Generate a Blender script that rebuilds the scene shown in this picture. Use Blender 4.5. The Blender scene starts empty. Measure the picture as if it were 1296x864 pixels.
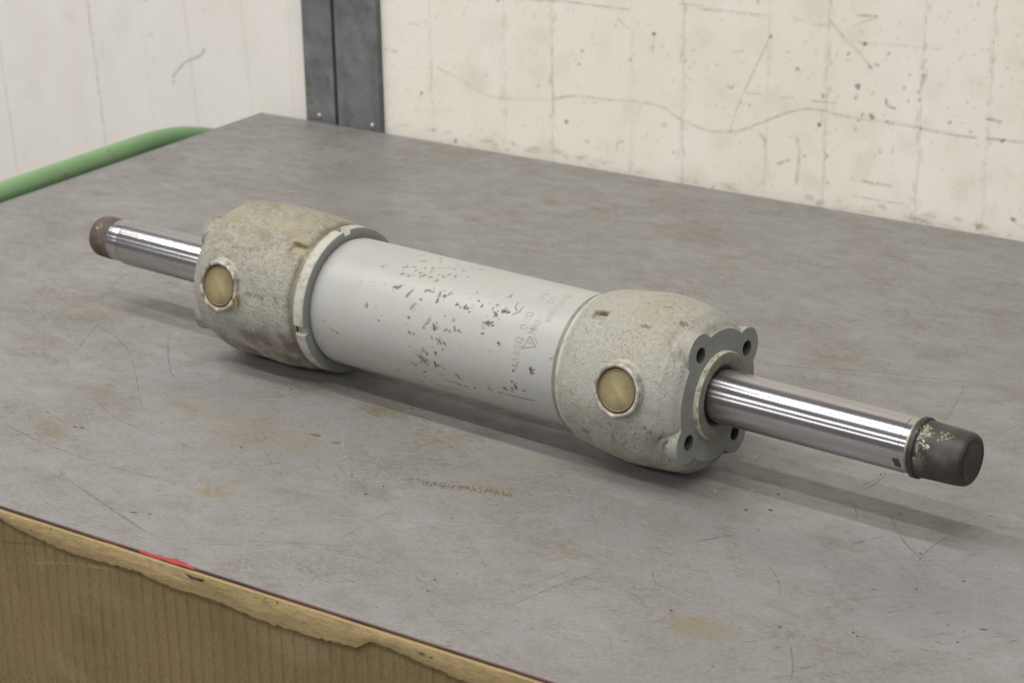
import bpy, bmesh, math, random
import numpy as np
from mathutils import Vector, Matrix
from mathutils.geometry import tessellate_polygon
PI = math.pi
rng = np.random.default_rng(7); random.seed(7)
SC = bpy.context.scene; COL = SC.collection
# ------------------------------------------------------------ camera, world, lamps, exposure
cam = bpy.data.cameras.new('camera'); camo = bpy.data.objects.new('camera', cam); COL.objects.link(camo); SC.camera = camo
_p, _r = 0.3645631, -0.0167354
fw = Vector((0, math.cos(_p), -math.sin(_p))); up = Vector((0, math.sin(_p), math.cos(_p))); rt = Vector((1, 0, 0))
r2 = rt*math.cos(_r) + up*math.sin(_r); u2 = -rt*math.sin(_r) + up*math.cos(_r)
M = Matrix((r2, u2, -fw)).transposed().to_4x4(); M.translation = (0, 0, 0.751767)
camo.matrix_world = M
cam.sensor_width = 36; cam.lens = 2741.8/1296*36; cam.clip_start = .02; cam.clip_end = 100
cam.dof.use_dof = True; cam.dof.focus_distance = 1.76; cam.dof.aperture_fstop = 13
w = bpy.data.worlds.new('World'); SC.world = w; w.use_nodes = True
w.node_tree.nodes['Background'].inputs[0].default_value = (.96, .95, 1.0, 1); w.node_tree.nodes['Background'].inputs[1].default_value = .17
SC.view_settings.view_transform = 'Standard'; SC.view_settings.look = 'None'; SC.view_settings.exposure = 0.17; SC.view_settings.gamma = 1
AZ = -0.6600885; TAZ = -0.5946205
O = Vector((0.168474, 1.646610, 0)); K = Vector((-0.331987, 2.853879, 0))
AV = Vector((math.cos(AZ), math.sin(AZ), 0)); HV = Vector((-AV.y, AV.x, 0))
# ceiling lamps: rows of fluorescent tubes running along the workshop (perpendicular angle from the cylinder axis, distance)
for ang, z, s0, s1, wd, pw in ((102, 2.3, -4.2, 1.6, .10, 50), (118.0, 2.3, -4.2, 1.6, .08, 48), (146.5, 2.3, -5, 2.5, .16, 84), (164.5, 2.3, -9, 3, .25, 330)):
    l = bpy.data.lights.new('fluorescent_lamp', 'AREA'); l.shape = 'RECTANGLE'; l.size = s1-s0; l.size_y = wd; l.energy = pw; l.color = (1, .98, .955)
    lo = bpy.data.objects.new('fluorescent_lamp', l); COL.objects.link(lo)
    lo.location = O + AV*(s0+s1)/2 + HV*(z/math.tan(math.radians(ang))) + Vector((0, 0, .0735+z)); lo.rotation_euler = (0, 0, AZ)

# ------------------------------------------------------------ helpers
def _hash(ix, iy, iz, seed):
    n = (ix*374761393 + iy*668265263 + iz*2147483647 + seed*1274126177) & 0xffffffff
    n = ((n ^ (n >> 13))*1274126177) & 0xffffffff
    return ((n ^ (n >> 16)) & 0xffff)/65535.0
def vnoise(x, y, z=0.0, seed=0):
    x, y, z = np.broadcast_arrays(np.asarray(x, float), y, z)
    ix, iy, iz = np.floor(x).astype(np.int64), np.floor(y).astype(np.int64), np.floor(z).astype(np.int64)
    fx, fy, fz = x-ix, y-iy, z-iz; fx = fx*fx*(3-2*fx); fy = fy*fy*(3-2*fy); fz = fz*fz*(3-2*fz)
    r = 0
    for a in (0, 1):
        for b in (0, 1):
            for c in (0, 1):
                r = r + _hash(ix+a, iy+b, iz+c, seed)*(fx if a else 1-fx)*(fy if b else 1-fy)*(fz if c else 1-fz)
    return r
def fbm(x, y, z=0.0, seed=0, oct=3):
    r = 0; a = .5; t = 0
    for k in range(oct): r = r + a*vnoise(x*2**k, y*2**k, z*2**k, seed+k*17); t += a; a *= .5
    return r/t
def sm(a, b, x): t = np.clip((x-a)/(b-a), 0, 1); return t*t*(3-2*t)

def link(name, me, mat, parent=None, smooth=True):
    o = bpy.data.objects.new(name, me); COL.objects.link(o)
    if mat is not None: me.materials.append(mat)
    if smooth and len(me.polygons): me.polygons.foreach_set('use_smooth', [True]*len(me.polygons))
    if parent is not None: o.parent = parent
    return o
def empty(name, loc, rz, label, cat, group=None):
    o = bpy.data.objects.new(name, None); COL.objects.link(o); o.location = loc; o.rotation_euler = (0, 0, rz); o.empty_display_size = .05
    o['label'] = label; o['category'] = cat
    if group: o['group'] = group
    return o
def grid_mesh(name, P, closed_j=False, rgba=None, extra=None, tris=None):
    """P: (ni, nj, 3)"""
    ni, nj = P.shape[:2]
    me = bpy.data.meshes.new(name)
    idx = np.arange(ni*nj).reshape(ni, nj)
    if closed_j: idx2 = np.concatenate([idx, idx[:, :1]], 1)
    else: idx2 = idx
    q = np.stack([idx2[:-1, :-1], idx2[:-1, 1:], idx2[1:, 1:], idx2[1:, :-1]], -1).reshape(-1, 4)
    me.vertices.add(ni*nj); me.vertices.foreach_set('co', P.reshape(-1).astype(np.float32))
    me.loops.add(q.size); me.loops.foreach_set('vertex_index', q.reshape(-1).astype(np.int32))
    me.polygons.add(len(q)); me.polygons.foreach_set('loop_start', np.arange(0, q.size, 4, dtype=np.int32))
    me.update(calc_edges=True)
    if rgba is not None:
        a = me.attributes.new('paint', 'FLOAT_COLOR', 'POINT'); a.data.foreach_set('color', rgba.reshape(-1).astype(np.float32))
    return me
def lathe(name, prof, mat, parent, n=96, axis='X', smooth=True, split=35):
    """prof: list of (along, radius); revolve round local x"""
    bm = bmesh.new(); rings = []
    for s, r in prof:
        if r < 1e-6: rings.append([bm.verts.new((s, 0, 0))])
        else: rings.append([bm.verts.new((s, r*math.cos(2*PI*k/n), r*math.sin(2*PI*k/n))) for k in range(n)])
    for a, b in zip(rings[:-1], rings[1:]):
        for k in range(n):
            k2 = (k+1) % n
            if len(a) == 1 and len(b) == 1: continue
            if len(a) == 1: bm.faces.new((a[0], b[k2], b[k]))
            elif len(b) == 1: bm.faces.new((a[k], a[k2], b[0]))
            else: bm.faces.new((a[k], a[k2], b[k2], b[k]))
    bmesh.ops.recalc_face_normals(bm, faces=bm.faces)
    for e in bm.edges:
        if len(e.link_faces) == 2 and e.calc_face_angle(0) > math.radians(split): e.smooth = False
    me = bpy.data.meshes.new(name); bm.to_mesh(me); bm.free()
    return link(name, me, mat, parent)
def boxm(name, x0, x1, y0, y1, z0, z1, mat, parent, bev=.0):
    bm = bmesh.new(); bmesh.ops.create_cube(bm, size=1)
    for v in bm.verts: v.co = ((x0+x1)/2+v.co.x*(x1-x0), (y0+y1)/2+v.co.y*(y1-y0), (z0+z1)/2+v.co.z*(z1-z0))
    if bev: bmesh.ops.bevel(bm, geom=bm.edges[:], offset=bev, segments=2, affect='EDGES', profile=.5)
    me = bpy.data.meshes.new(name); bm.to_mesh(me); bm.free()
    return link(name, me, mat, parent, smooth=False)

# painting of wear and a little shade onto per-vertex colour layers (u, v in metres)
class Layer:
    def __init__(s, U, V): s.U, s.V = U, V; s.c = np.zeros((len(U), len(V), 3)); s.a = np.zeros((len(U), len(V)))
    def win(s, u0, u1, v0, v1):
        i0, i1 = np.searchsorted(s.U, [u0, u1]); j0, j1 = np.searchsorted(s.V, [v0, v1])
        return slice(max(i0-1, 0), i1+1), slice(max(j0-1, 0), j1+1)
    def over(s, sl, col, al):
        A = s.a[sl]; C = s.c[sl]; n = al+A*(1-al); m = np.maximum(n, 1e-6)
        s.c[sl] = (np.array(col)*al[..., None]+C*(A*(1-al))[..., None])/m[..., None]; s.a[sl] = n
    def blob(s, u, v, l, w, th, col, al, soft=.0004, jag=.45, seed=0):
        R = max(l, w)*1.2+soft*2; sl = s.win(u-R, u+R, v-R, v+R)
        U, V = np.meshgrid(s.U[sl[0]]-u, s.V[sl[1]]-v, indexing='ij')
        if U.size == 0: return
        a = (U*math.cos(th)+V*math.sin(th))/(l/2); b = (-U*math.sin(th)+V*math.cos(th))/(w/2)
        d = np.sqrt(a*a+b*b); d = d+jag*(vnoise((U+u)/.0012, (V+v)/.0012, seed)-.5)*2
        k = soft/(min(l, w)/2+1e-9)
        s.over(sl, col, al*(1-sm(1-k, 1+k, d)))
    def cloud(s, u, v, l, w, th, col, al, seed=0, fs=.01):
        R = max(l, w)*1.6; sl = s.win(u-R, u+R, v-R, v+R)
        U, V = np.meshgrid(s.U[sl[0]]-u, s.V[sl[1]]-v, indexing='ij')
        if U.size == 0: return
        a = (U*math.cos(th)+V*math.sin(th))/l; b = (-U*math.sin(th)+V*math.cos(th))/w
        d = np.sqrt(a*a+b*b)+1.1*(fbm((U+u)/fs, (V+v)/fs, seed, seed)-.5)
        s.over(sl, col, al*(1-sm(.25, 1.15, d)))
    def stroke(s, pts, w, col, al, soft=.0004, brk=0., seed=0, wob=0.):
        pts = np.array(pts, float)
        for p, q in zip(pts[:-1], pts[1:]):
            R = w+soft*2; sl = s.win(min(p[0], q[0])-R, max(p[0], q[0])+R, min(p[1], q[1])-R, max(p[1], q[1])+R)
            U, V = np.meshgrid(s.U[sl[0]], s.V[sl[1]], indexing='ij')
            if U.size == 0: continue
            d = q-p; t = np.clip(((U-p[0])*d[0]+(V-p[1])*d[1])/(d@d+1e-12), 0, 1)
            D = np.hypot(U-p[0]-t*d[0], V-p[1]-t*d[1])
            A = al*(1-sm(w/2-soft/2, w/2+soft, D))
            if brk: A = A*(1-brk*sm(.4, .65, vnoise(U/.006, V/.006, seed)))
            s.over(sl, col, A)
    def rgba(s): return np.concatenate([s.c, s.a[..., None]], -1)
def smoothpts(P, n=6):
    P = np.array(P, float)
    if len(P) < 3: return P
    out = []
    Q = np.concatenate([P[:1]*2-P[1:2], P, P[-1:]*2-P[-2:-1]])
    for i in range(1, len(Q)-2):
        for t in np.linspace(0, 1, n, endpoint=False):
            out.append(.5*((2*Q[i])+(-Q[i-1]+Q[i+1])*t+(2*Q[i-1]-5*Q[i]+4*Q[i+1]-Q[i+2])*t*t+(-Q[i-1]+3*Q[i]-3*Q[i+1]+Q[i+2])*t**3))
    out.append(P[-1]); return np.array(out)

# ------------------------------------------------------------ materials
class Mat:
    def __init__(s, name, rough=.5, metal=0., spec=.5):
        s.m = bpy.data.materials.new(name); s.m.use_nodes = True; s.t = s.m.node_tree; s.b = s.t.nodes['Principled BSDF']
        s.b.inputs['Roughness'].default_value = rough; s.b.inputs['Metallic'].default_value = metal; s.b.inputs['Specular IOR Level'].default_value = spec
        s.tc = s.n('ShaderNodeTexCoord'); s.co = s.tc.outputs['Object']
    def n(s, t, **k):
        x = s.t.nodes.new(t)
        for a, b in k.items(): setattr(x, a, b)
        return x
    def l(s, a, b): s.t.links.new(a, b)
    def put(s, sock, v):
        if isinstance(v, bpy.types.NodeSocket): s.l(v, sock)
        elif isinstance(v, (tuple, list)): sock.default_value = (*v, 1) if len(v) == 3 and len(sock.default_value) == 4 else v
        else: sock.default_value = v
    def mapc(s, sc, rot=(0, 0, 0)):
        x = s.n('ShaderNodeMapping'); s.l(s.co, x.inputs[0]); x.inputs['Scale'].default_value = sc; x.inputs['Rotation'].default_value = rot; return x.outputs[0]
    def noise(s, scale, detail=4, rough=.55, co=None, dist=0.):
        x = s.n('ShaderNodeTexNoise'); s.l(co or s.co, x.inputs['Vector']); x.inputs['Scale'].default_value = scale; x.inputs['Detail'].default_value = detail
        x.inputs['Roughness'].default_value = rough; x.inputs['Distortion'].default_value = dist; return x.outputs['Fac']
    def ramp(s, f, stops, interp='LINEAR'):
        x = s.n('ShaderNodeValToRGB'); s.l(f, x.inputs[0]); e = x.color_ramp.elements; x.color_ramp.interpolation = interp
        while len(e) < len(stops): e.new(.5)
        for i, (p, c) in enumerate(stops): e[i].position = p; e[i].color = (c, c, c, 1) if isinstance(c, (int, float)) else (*c, 1)
        return x.outputs[0]
    def math(s, op, a, b=0.): x = s.n('ShaderNodeMath', operation=op); s.put(x.inputs[0], a); s.put(x.inputs[1], b); return x.outputs[0]
    def mix(s, f, a, b, mode='MIX'):
        x = s.n('ShaderNodeMix', data_type='RGBA', blend_type=mode); s.put(x.inputs[0], f); s.put(x.inputs[6], a); s.put(x.inputs[7], b); return x.outputs[2]
    def color(s, v): s.put(s.b.inputs['Base Color'], v)
    def rough(s, v): s.put(s.b.inputs['Roughness'], v)
    def bump(s, h, strength=.3, dist=.001):
        x = s.n('ShaderNodeBump'); x.inputs['Strength'].default_value = strength; x.inputs['Distance'].default_value = dist; s.l(h, x.inputs['Height'])
        if getattr(s, 'nb', None) is not None: s.l(s.nb, x.inputs['Normal'])
        s.nb = x.outputs[0]; s.l(s.nb, s.b.inputs['Normal'])
    def paint(s, base):
        a = s.n('ShaderNodeAttribute', attribute_name='paint'); return s.mix(a.outputs['Alpha'], base, a.outputs['Color']), a.outputs['Alpha']
    def sep(s):
        x = s.n('ShaderNodeSeparateXYZ'); s.l(s.co, x.inputs[0]); return x.outputs

# casting: sand-cast iron under old off-white paint
def cast_mat(name, grime, dk=1.):
    m = Mat(name, .55)
    big = m.noise(14, 4, .6); mid = m.noise(55, 5, .6); fine = m.noise(480, 3, .6); fine2 = m.noise(900, 2, .5)
    base = m.mix(m.ramp(mid, [(.3, 0.), (.7, 1.)]), (.365*dk, .36*dk, .315*dk), (.405*dk, .40*dk, .358*dk))
    base = m.mix(m.ramp(big, [(.45, 0.), (.7, .55)]), base, (.345, .322, .25))
    # dark specks in the pits of the casting
    pit = m.math('MULTIPLY', m.ramp(fine, [(.56, 0.), (.66, 1.)]), m.ramp(m.noise(30, 4, .6), [(.40, .25), (.60, 1.)]))
    base = m.mix(pit, base, (.15, .128, .088))
    # brown-olive dirt that settled on the upper side (local z up)
    x, y, z = m.sep()
    topd = m.math('MULTIPLY', m.ramp(m.math('MULTIPLY', z, 6.6), [(.50, .08), (.85, 1.)]), m.ramp(m.noise(1, 7, .8, co=m.mapc((210, 330, 330), (0, 0, .3))), [(.45, 0.), (.62, 1.)]))
    base = m.mix(m.math('MULTIPLY', topd, grime), base, (.165, .14, .085))
    topw = m.math('MULTIPLY', m.ramp(m.math('MULTIPLY', z, 6.6), [(.60, 0.), (.95, .75)]), grime*.5)
    base = m.mix(topw, base, (.29, .262, .175))
    crk = m.ramp(m.noise(1, 5, .7, co=m.mapc((38, 70, 70), (0, 0, .6)), dist=1.), [(.485, 0.), (.50, 1.), (.515, 0.)])
    base = m.mix(m.math('MULTIPLY', crk, .10+.5*grime*grime), base, (.14, .12, .07))
    # worn, brownish underside stains
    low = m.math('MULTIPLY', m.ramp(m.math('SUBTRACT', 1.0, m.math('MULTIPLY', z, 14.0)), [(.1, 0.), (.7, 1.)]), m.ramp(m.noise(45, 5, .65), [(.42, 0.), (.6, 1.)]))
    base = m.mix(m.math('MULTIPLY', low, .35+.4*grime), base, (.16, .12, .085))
    c, al = m.paint(base); m.color(c)
    m.rough(m.ramp(mid, [(.3, .42), (.7, .62)]))
    m.bump(m.noise(650, 3, .6), .9, .0007); m.bump(m.noise(260, 3, .5), .22, .0008)
    return m.m
M_castR = cast_mat('cast_painted', .35); M_castL = cast_mat('cast_painted_dirty', 1.0, .95)
# tube: smooth off-white enamel with chips
m = Mat('tube_paint', .38)
base = m.mix(m.ramp(m.noise(9, 4), [(.35, 0.), (.7, 1.)]), (.385, .386, .365), (.43, .426, .395))
base = m.mix(m.ramp(m.noise(35, 5, .6), [(.5, 0.), (.75, .35)]), base, (.42, .38, .29))
c, al = m.paint(base); m.color(c); m.rough(m.mix(al, (.4,)*3, (.7,)*3))
h = m.math('SUBTRACT', m.math('MULTIPLY', m.noise(260, 3), .25), al); m.bump(h, .5, .0004); m.bump(m.noise(30, 3), .12, .002)
M_tube = m.m
# machined grey faces
m = Mat('grey_machined_face', .5, .0)
c = m.mix(m.ramp(m.noise(60, 5, .6), [(.35, 0.), (.7, 1.)]), (.25, .26, .24), (.31, .32, .30)); c = m.mix(m.ramp(m.noise(300, 4), [(.62, 0.), (.72, .6)]), c, (.15, .14, .11)); m.color(c)
m.bump(m.noise(500, 3), .15, .0004); M_face = m.m
m = Mat('dirty_gland_paint', .55)
c = m.mix(m.ramp(m.noise(120, 5, .65), [(.35, 0.), (.65, 1.)]), (.17, .16, .125), (.27, .255, .20)); m.color(c); m.bump(m.noise(400, 4), .3, .0006); M_gland = m.m
m = Mat('cream_paint_edge', .5); c = m.mix(m.ramp(m.noise(200, 5, .65), [(.5, 0.), (.62, 1.)]), (.62, .60, .48), (.34, .30, .19)); m.color(c); m.bump(m.noise(500, 3), .25, .0005); M_cream = m.m
m = Mat('machined_lip_paint', .5); m.color(m.mix(m.ramp(m.noise(120, 5, .65), [(.5, 0.), (.65, 1.)]), (.46, .455, .40), (.30, .285, .22))); M_lip = m.m
m = Mat('ring_paint', .5)
c = m.mix(m.ramp(m.noise(90, 5, .65), [(.55, 0.), (.62, 1.)]), (.47, .455, .39), (.33, .31, .24)); c, al = m.paint(c); m.color(c); m.bump(m.noise(450, 3), .25, .0005); M_ring = m.m
m = Mat('black_seal', .45); m.color((.035, .033, .03)); m.bump(m.noise(500, 3), .3, .0005); M_seal = m.m
m = Mat('dark_bore', .7); m.color(m.mix(m.noise(300, 4), (.03, .027, .02), (.11, .10, .08))); M_bore = m.m
# polished chrome rod
m = Mat('polished_rod', .2, 1.0)
m.b.inputs['Anisotropic'].default_value = .93; m.b.inputs['Anisotropic Rotation'].default_value = .25
tg = m.n('ShaderNodeTangent', direction_type='RADIAL', axis='X'); m.l(tg.outputs[0], m.b.inputs['Tangent'])
st = m.noise(1, 5, .7, co=m.mapc((1400, 25, 25)))
m.color(m.mix(m.ramp(m.noise(1, 4, .6, co=m.mapc((6, 90, 90))), [(.4, 0.), (.65, 1.)]), (.57, .55, .56), (.46, .445, .455)))
m.rough(m.ramp(m.noise(1, 5, .7, co=m.mapc((12, 160, 160))), [(.3, .22), (.7, .29)])); m.bump(st, .015, .0001)
M_rod = m.m
m = Mat('ground_steel', .26, 1.0); m.color(m.mix(m.noise(80, 4), (.56, .54, .50), (.42, .41, .39))); M_ground = m.m
m = Mat('dull_yellowed_steel', .42, .8); m.color(m.mix(m.ramp(m.noise(120, 4), [(.4, 0.), (.6, 1.)]), (.36, .35, .29), (.27, .26, .20))); M_dull = m.m
m = Mat('dark_notch', .6); m.color((.05, .05, .045)); M_notch = m.m
# thread protector caps
m = Mat('dark_rubber_cap', .42)
c = m.mix(m.ramp(m.noise(40, 4), [(.35, 0.), (.7, 1.)]), (.024, .022, .019), (.048, .044, .038)); c, al = m.paint(c); m.color(c); m.rough(m.ramp(m.noise(60, 4), [(.3, .36), (.7, .6)]))
m.bump(m.noise(220, 4), .3, .0006); M_cap = m.m
m = Mat('rusty_cap', .7)
n1 = m.noise(70, 6, .7); c = m.mix(m.ramp(n1, [(.35, 0.), (.65, 1.)]), (.055, .042, .033), (.13, .10, .075)); c = m.mix(m.ramp(m.noise(95, 5, .6), [(.60, 0.), (.68, .8)]), c, (.36, .33, .23)); m.color(c)
m.bump(n1, .6, .0012); M_rust = m.m
# plugs
m = Mat('yellow_plastic_plug', .42, 0., .35)
ge = m.n('ShaderNodeTexGradient', gradient_type='SPHERICAL'); m.l(m.mapc((45, 45, 45)), ge.inputs[0])
c = m.mix(m.ramp(ge.outputs['Fac'], [(.12, 0.), (.8, 1.)]), (.165, .125, .07), (.37, .325, .165)); c = m.mix(m.ramp(m.noise(90, 4), [(.4, 0.), (.75, .5)]), c, (.14, .10, .055)); m.color(c)
m.b.inputs['Subsurface Weight'].default_value = .15; m.b.inputs['Subsurface Radius'].default_value = (.004, .003, .001); m.b.inputs['Subsurface Scale'].default_value = 1
m.bump(m.noise(150, 3), .12, .0008); M_plug = m.m
m = Mat('boss_rim', .38, .25); c = m.mix(m.ramp(m.noise(110, 5, .65), [(.42, 0.), (.58, 1.)]), (.52, .51, .46), (.30, .28, .23)); c, al = m.paint(c); m.color(c); m.bump(m.noise(260, 4), .4, .0007); M_rim = m.m
m = Mat('peeling_orange_fleck', .6); m.color((.33, .17, .06)); M_fleck = m.m
# table top: grey linoleum / sheet, mottled, rubbed
m = Mat('grey_table_top', .5)
n1 = m.noise(1, 6, .62, co=m.mapc((6, 8, 5), (0, 0, .5))); n2 = m.noise(1, 5, .6, co=m.mapc((34, 55, 40), (0, 0, .45))); n3 = m.noise(1, 6, .7, co=m.mapc((170, 420, 120), (0, 0, .7)))
c = m.mix(m.ramp(n1, [(.32, 0.), (.68, 1.)]), (.198, .189, .180), (.256, .247, .244))
c = m.mix(m.ramp(n2, [(.42, 0.), (.74, .5)]), c, (.165, .15, .112))
c = m.mix(m.ramp(n3, [(.45, 0.), (.72, .5)]), c, (.31, .30, .288))
blot = m.math('MULTIPLY', m.ramp(m.noise(9, 6, .75, dist=.5), [(.47, 0.), (.64, 1.)]), m.ramp(m.noise(1, 6, .75, co=m.mapc((110, 260, 30), (0, 0, .6))), [(.44, 0.), (.62, .85)]))
c = m.mix(blot, c, (.135, .118, .07))
# dense fine scuffs and pores
n4 = m.noise(1, 6, .8, co=m.mapc((260, 700, 200), (0, 0, .2))); n5 = m.noise(1, 6, .8, co=m.mapc((600, 190, 200), (0, 0, .55)))
c = m.mix(m.ramp(n4, [(.51, 0.), (.63, .55)]), c, (.145, .13, .10)); c = m.mix(m.ramp(n5, [(.53, 0.), (.66, .5)]), c, (.34, .33, .32))
at = m.n('ShaderNodeAttribute', attribute_name='paint')
fa = m.math('MULTIPLY', at.outputs['Alpha'], m.ramp(m.noise(1, 6, .75, co=m.mapc((90, 240, 90), (0, 0, .4))), [(.38, .15), (.58, 1.35)]))
c = m.mix(fa, c, at.outputs['Color']); m.color(c); m.rough(m.ramp(n2, [(.3, .34), (.7, .55)]))
m.bump(n3, .12, .0004); m.bump(m.noise(35, 4), .1, .002)
M_table = m.m
m = Mat('dark_maroon_edge', .45); c = m.mix(m.ramp(m.noise(1, 4, .6, co=m.mapc((14, 300, 300))), [(.4, 0.), (.6, 1.)]), (.045, .028, .026), (.13, .055, .05)); m.color(c); M_edge = m.m
m = Mat('red_paint', .4); m.color(m.mix(m.noise(200, 4), (.40, .03, .03), (.25, .025, .025))); M_red = m.m
m = Mat('scratch_dark', .7); m.color((.10, .088, .06)); 
def seethrough(m, lo, hi, scale=260):
    out = m.t.nodes['Material Output']; tr = m.n('ShaderNodeBsdfTransparent'); mx = m.n('ShaderNodeMixShader')
    m.l(m.ramp(m.noise(scale, 4, .6), [(.3, lo), (.7, hi)]), mx.inputs[0]); m.l(tr.outputs[0], mx.inputs[1]); m.l(m.b.outputs[0], mx.inputs[2]); m.l(mx.outputs[0], out.inputs[0])
seethrough(m, .0, .50, 90); M_sd = m.m
m = Mat('scratch_light', .6); m.color((.47, .46, .45)); seethrough(m, .0, .42, 70); M_sl = m.m
# cream wall boards
def wall_mat(name, a, b, painted=True):
    m = Mat(name, .6)
    n1 = m.noise(1, 5, .6, co=m.mapc((9, 9, 4))); n2 = m.noise(1, 7, .75, co=m.mapc((170, 170, 110)))
    c = m.mix(m.ramp(n1, [(.35, 0.), (.68, 1.)]), a, b)
    spk = m.math('MULTIPLY', m.ramp(n2, [(.56, 0.), (.72, .8)]), m.ramp(m.noise(8, 4), [(.40, .1), (.65, 1.)]))
    c = m.mix(m.math('MULTIPLY', spk, .6), c, (.40, .365, .27))
    if painted: c, al = m.paint(c)
    m.color(c); m.bump(n1, .1, .003); m.bump(n2, .08, .0005)
    return m.m
M_wallR = wall_mat('cream_board', (.83, .785, .68), (.87, .835, .76)); M_wallL = wall_mat('cream_board_left', (.81, .77, .71), (.85, .82, .77))
M_core = wall_mat('board_core_cream', (.75, .71, .64), (.79, .755, .69), False)
m = Mat('galvanised_steel', .5, .15)
sx, sy, sz = m.sep()
n1 = m.noise(28, 5, .6); c = m.mix(m.ramp(n1, [(.35, 0.), (.65, 1.)]), (.125, .132, .135), (.205, .212, .215)); c = m.mix(m.ramp(m.noise(60, 5), [(.55, 0.), (.7, .6)]), c, (.10, .088, .065)); m.color(c); m.bump(m.noise(90, 4), .2, .001); M_post = m.m
m = Mat('bolt_zinc', .3, .9); m.color((.6, .6, .58)); M_bolt = m.m
m = Mat('green_enamel', .32)
c = m.mix(m.ramp(m.noise(12, 4), [(.35, 0.), (.7, 1.)]), (.175, .315, .14), (.215, .37, .17)); c = m.mix(m.ramp(m.noise(75, 5, .65), [(.64, 0.), (.70, 1.)]), c, (.10, .07, .06)); m.color(c)
m.bump(m.noise(160, 4), .15, .0008); M_green = m.m
# cardboard
m = Mat('cardboard_flute', .85)
n1 = m.noise(1, 5, .6, co=m.mapc((12, 12, 5))); c = m.mix(m.ramp(n1, [(.3, 0.), (.7, 1.)]), (.205, .142, .055), (.28, .20, .085)); c = m.mix(m.ramp(m.noise(1, 5, .7, co=m.mapc((260, 260, 60))), [(.4, 0.), (.75, .4)]), c, (.33, .25, .125)); c, al = m.paint(c); fib = m.noise(1, 6, .8, co=m.mapc((500, 500, 220))); c = m.mix(m.ramp(fib, [(.45, 0.), (.65, .55)]), c, (.13, .088, .04)); m.color(c); m.bump(fib, .4, .0006); M_flute = m.m
m = Mat('cardboard_liner', .8)
n1 = m.noise(1, 5, .6, co=m.mapc((20, 20, 60))); c = m.mix(m.ramp(n1, [(.3, 0.), (.7, 1.)]), (.39, .285, .125), (.48, .36, .17)); c = m.mix(m.ramp(m.noise(1, 6, .75, co=m.mapc((90, 90, 260))), [(.45, 0.), (.65, .75)]), c, (.27, .195, .095)); c, al = m.paint(c); m.color(c); m.bump(m.noise(320, 4), .45, .0007); m.bump(m.noise(1, 5, .7, co=m.mapc((60, 60, 200))), .5, .0015); M_liner = m.m
m = Mat('cardboard_cut', .85); m.color(m.mix(m.noise(1, 3, .5, co=m.mapc((500, 60, 60))), (.50, .38, .19), (.30, .21, .10))); M_cut = m.m
m = Mat('cart_grey_paint', .5); m.color(m.mix(m.noise(30, 4), (.16, .16, .16), (.22, .22, .22))); M_cart = m.m
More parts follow.
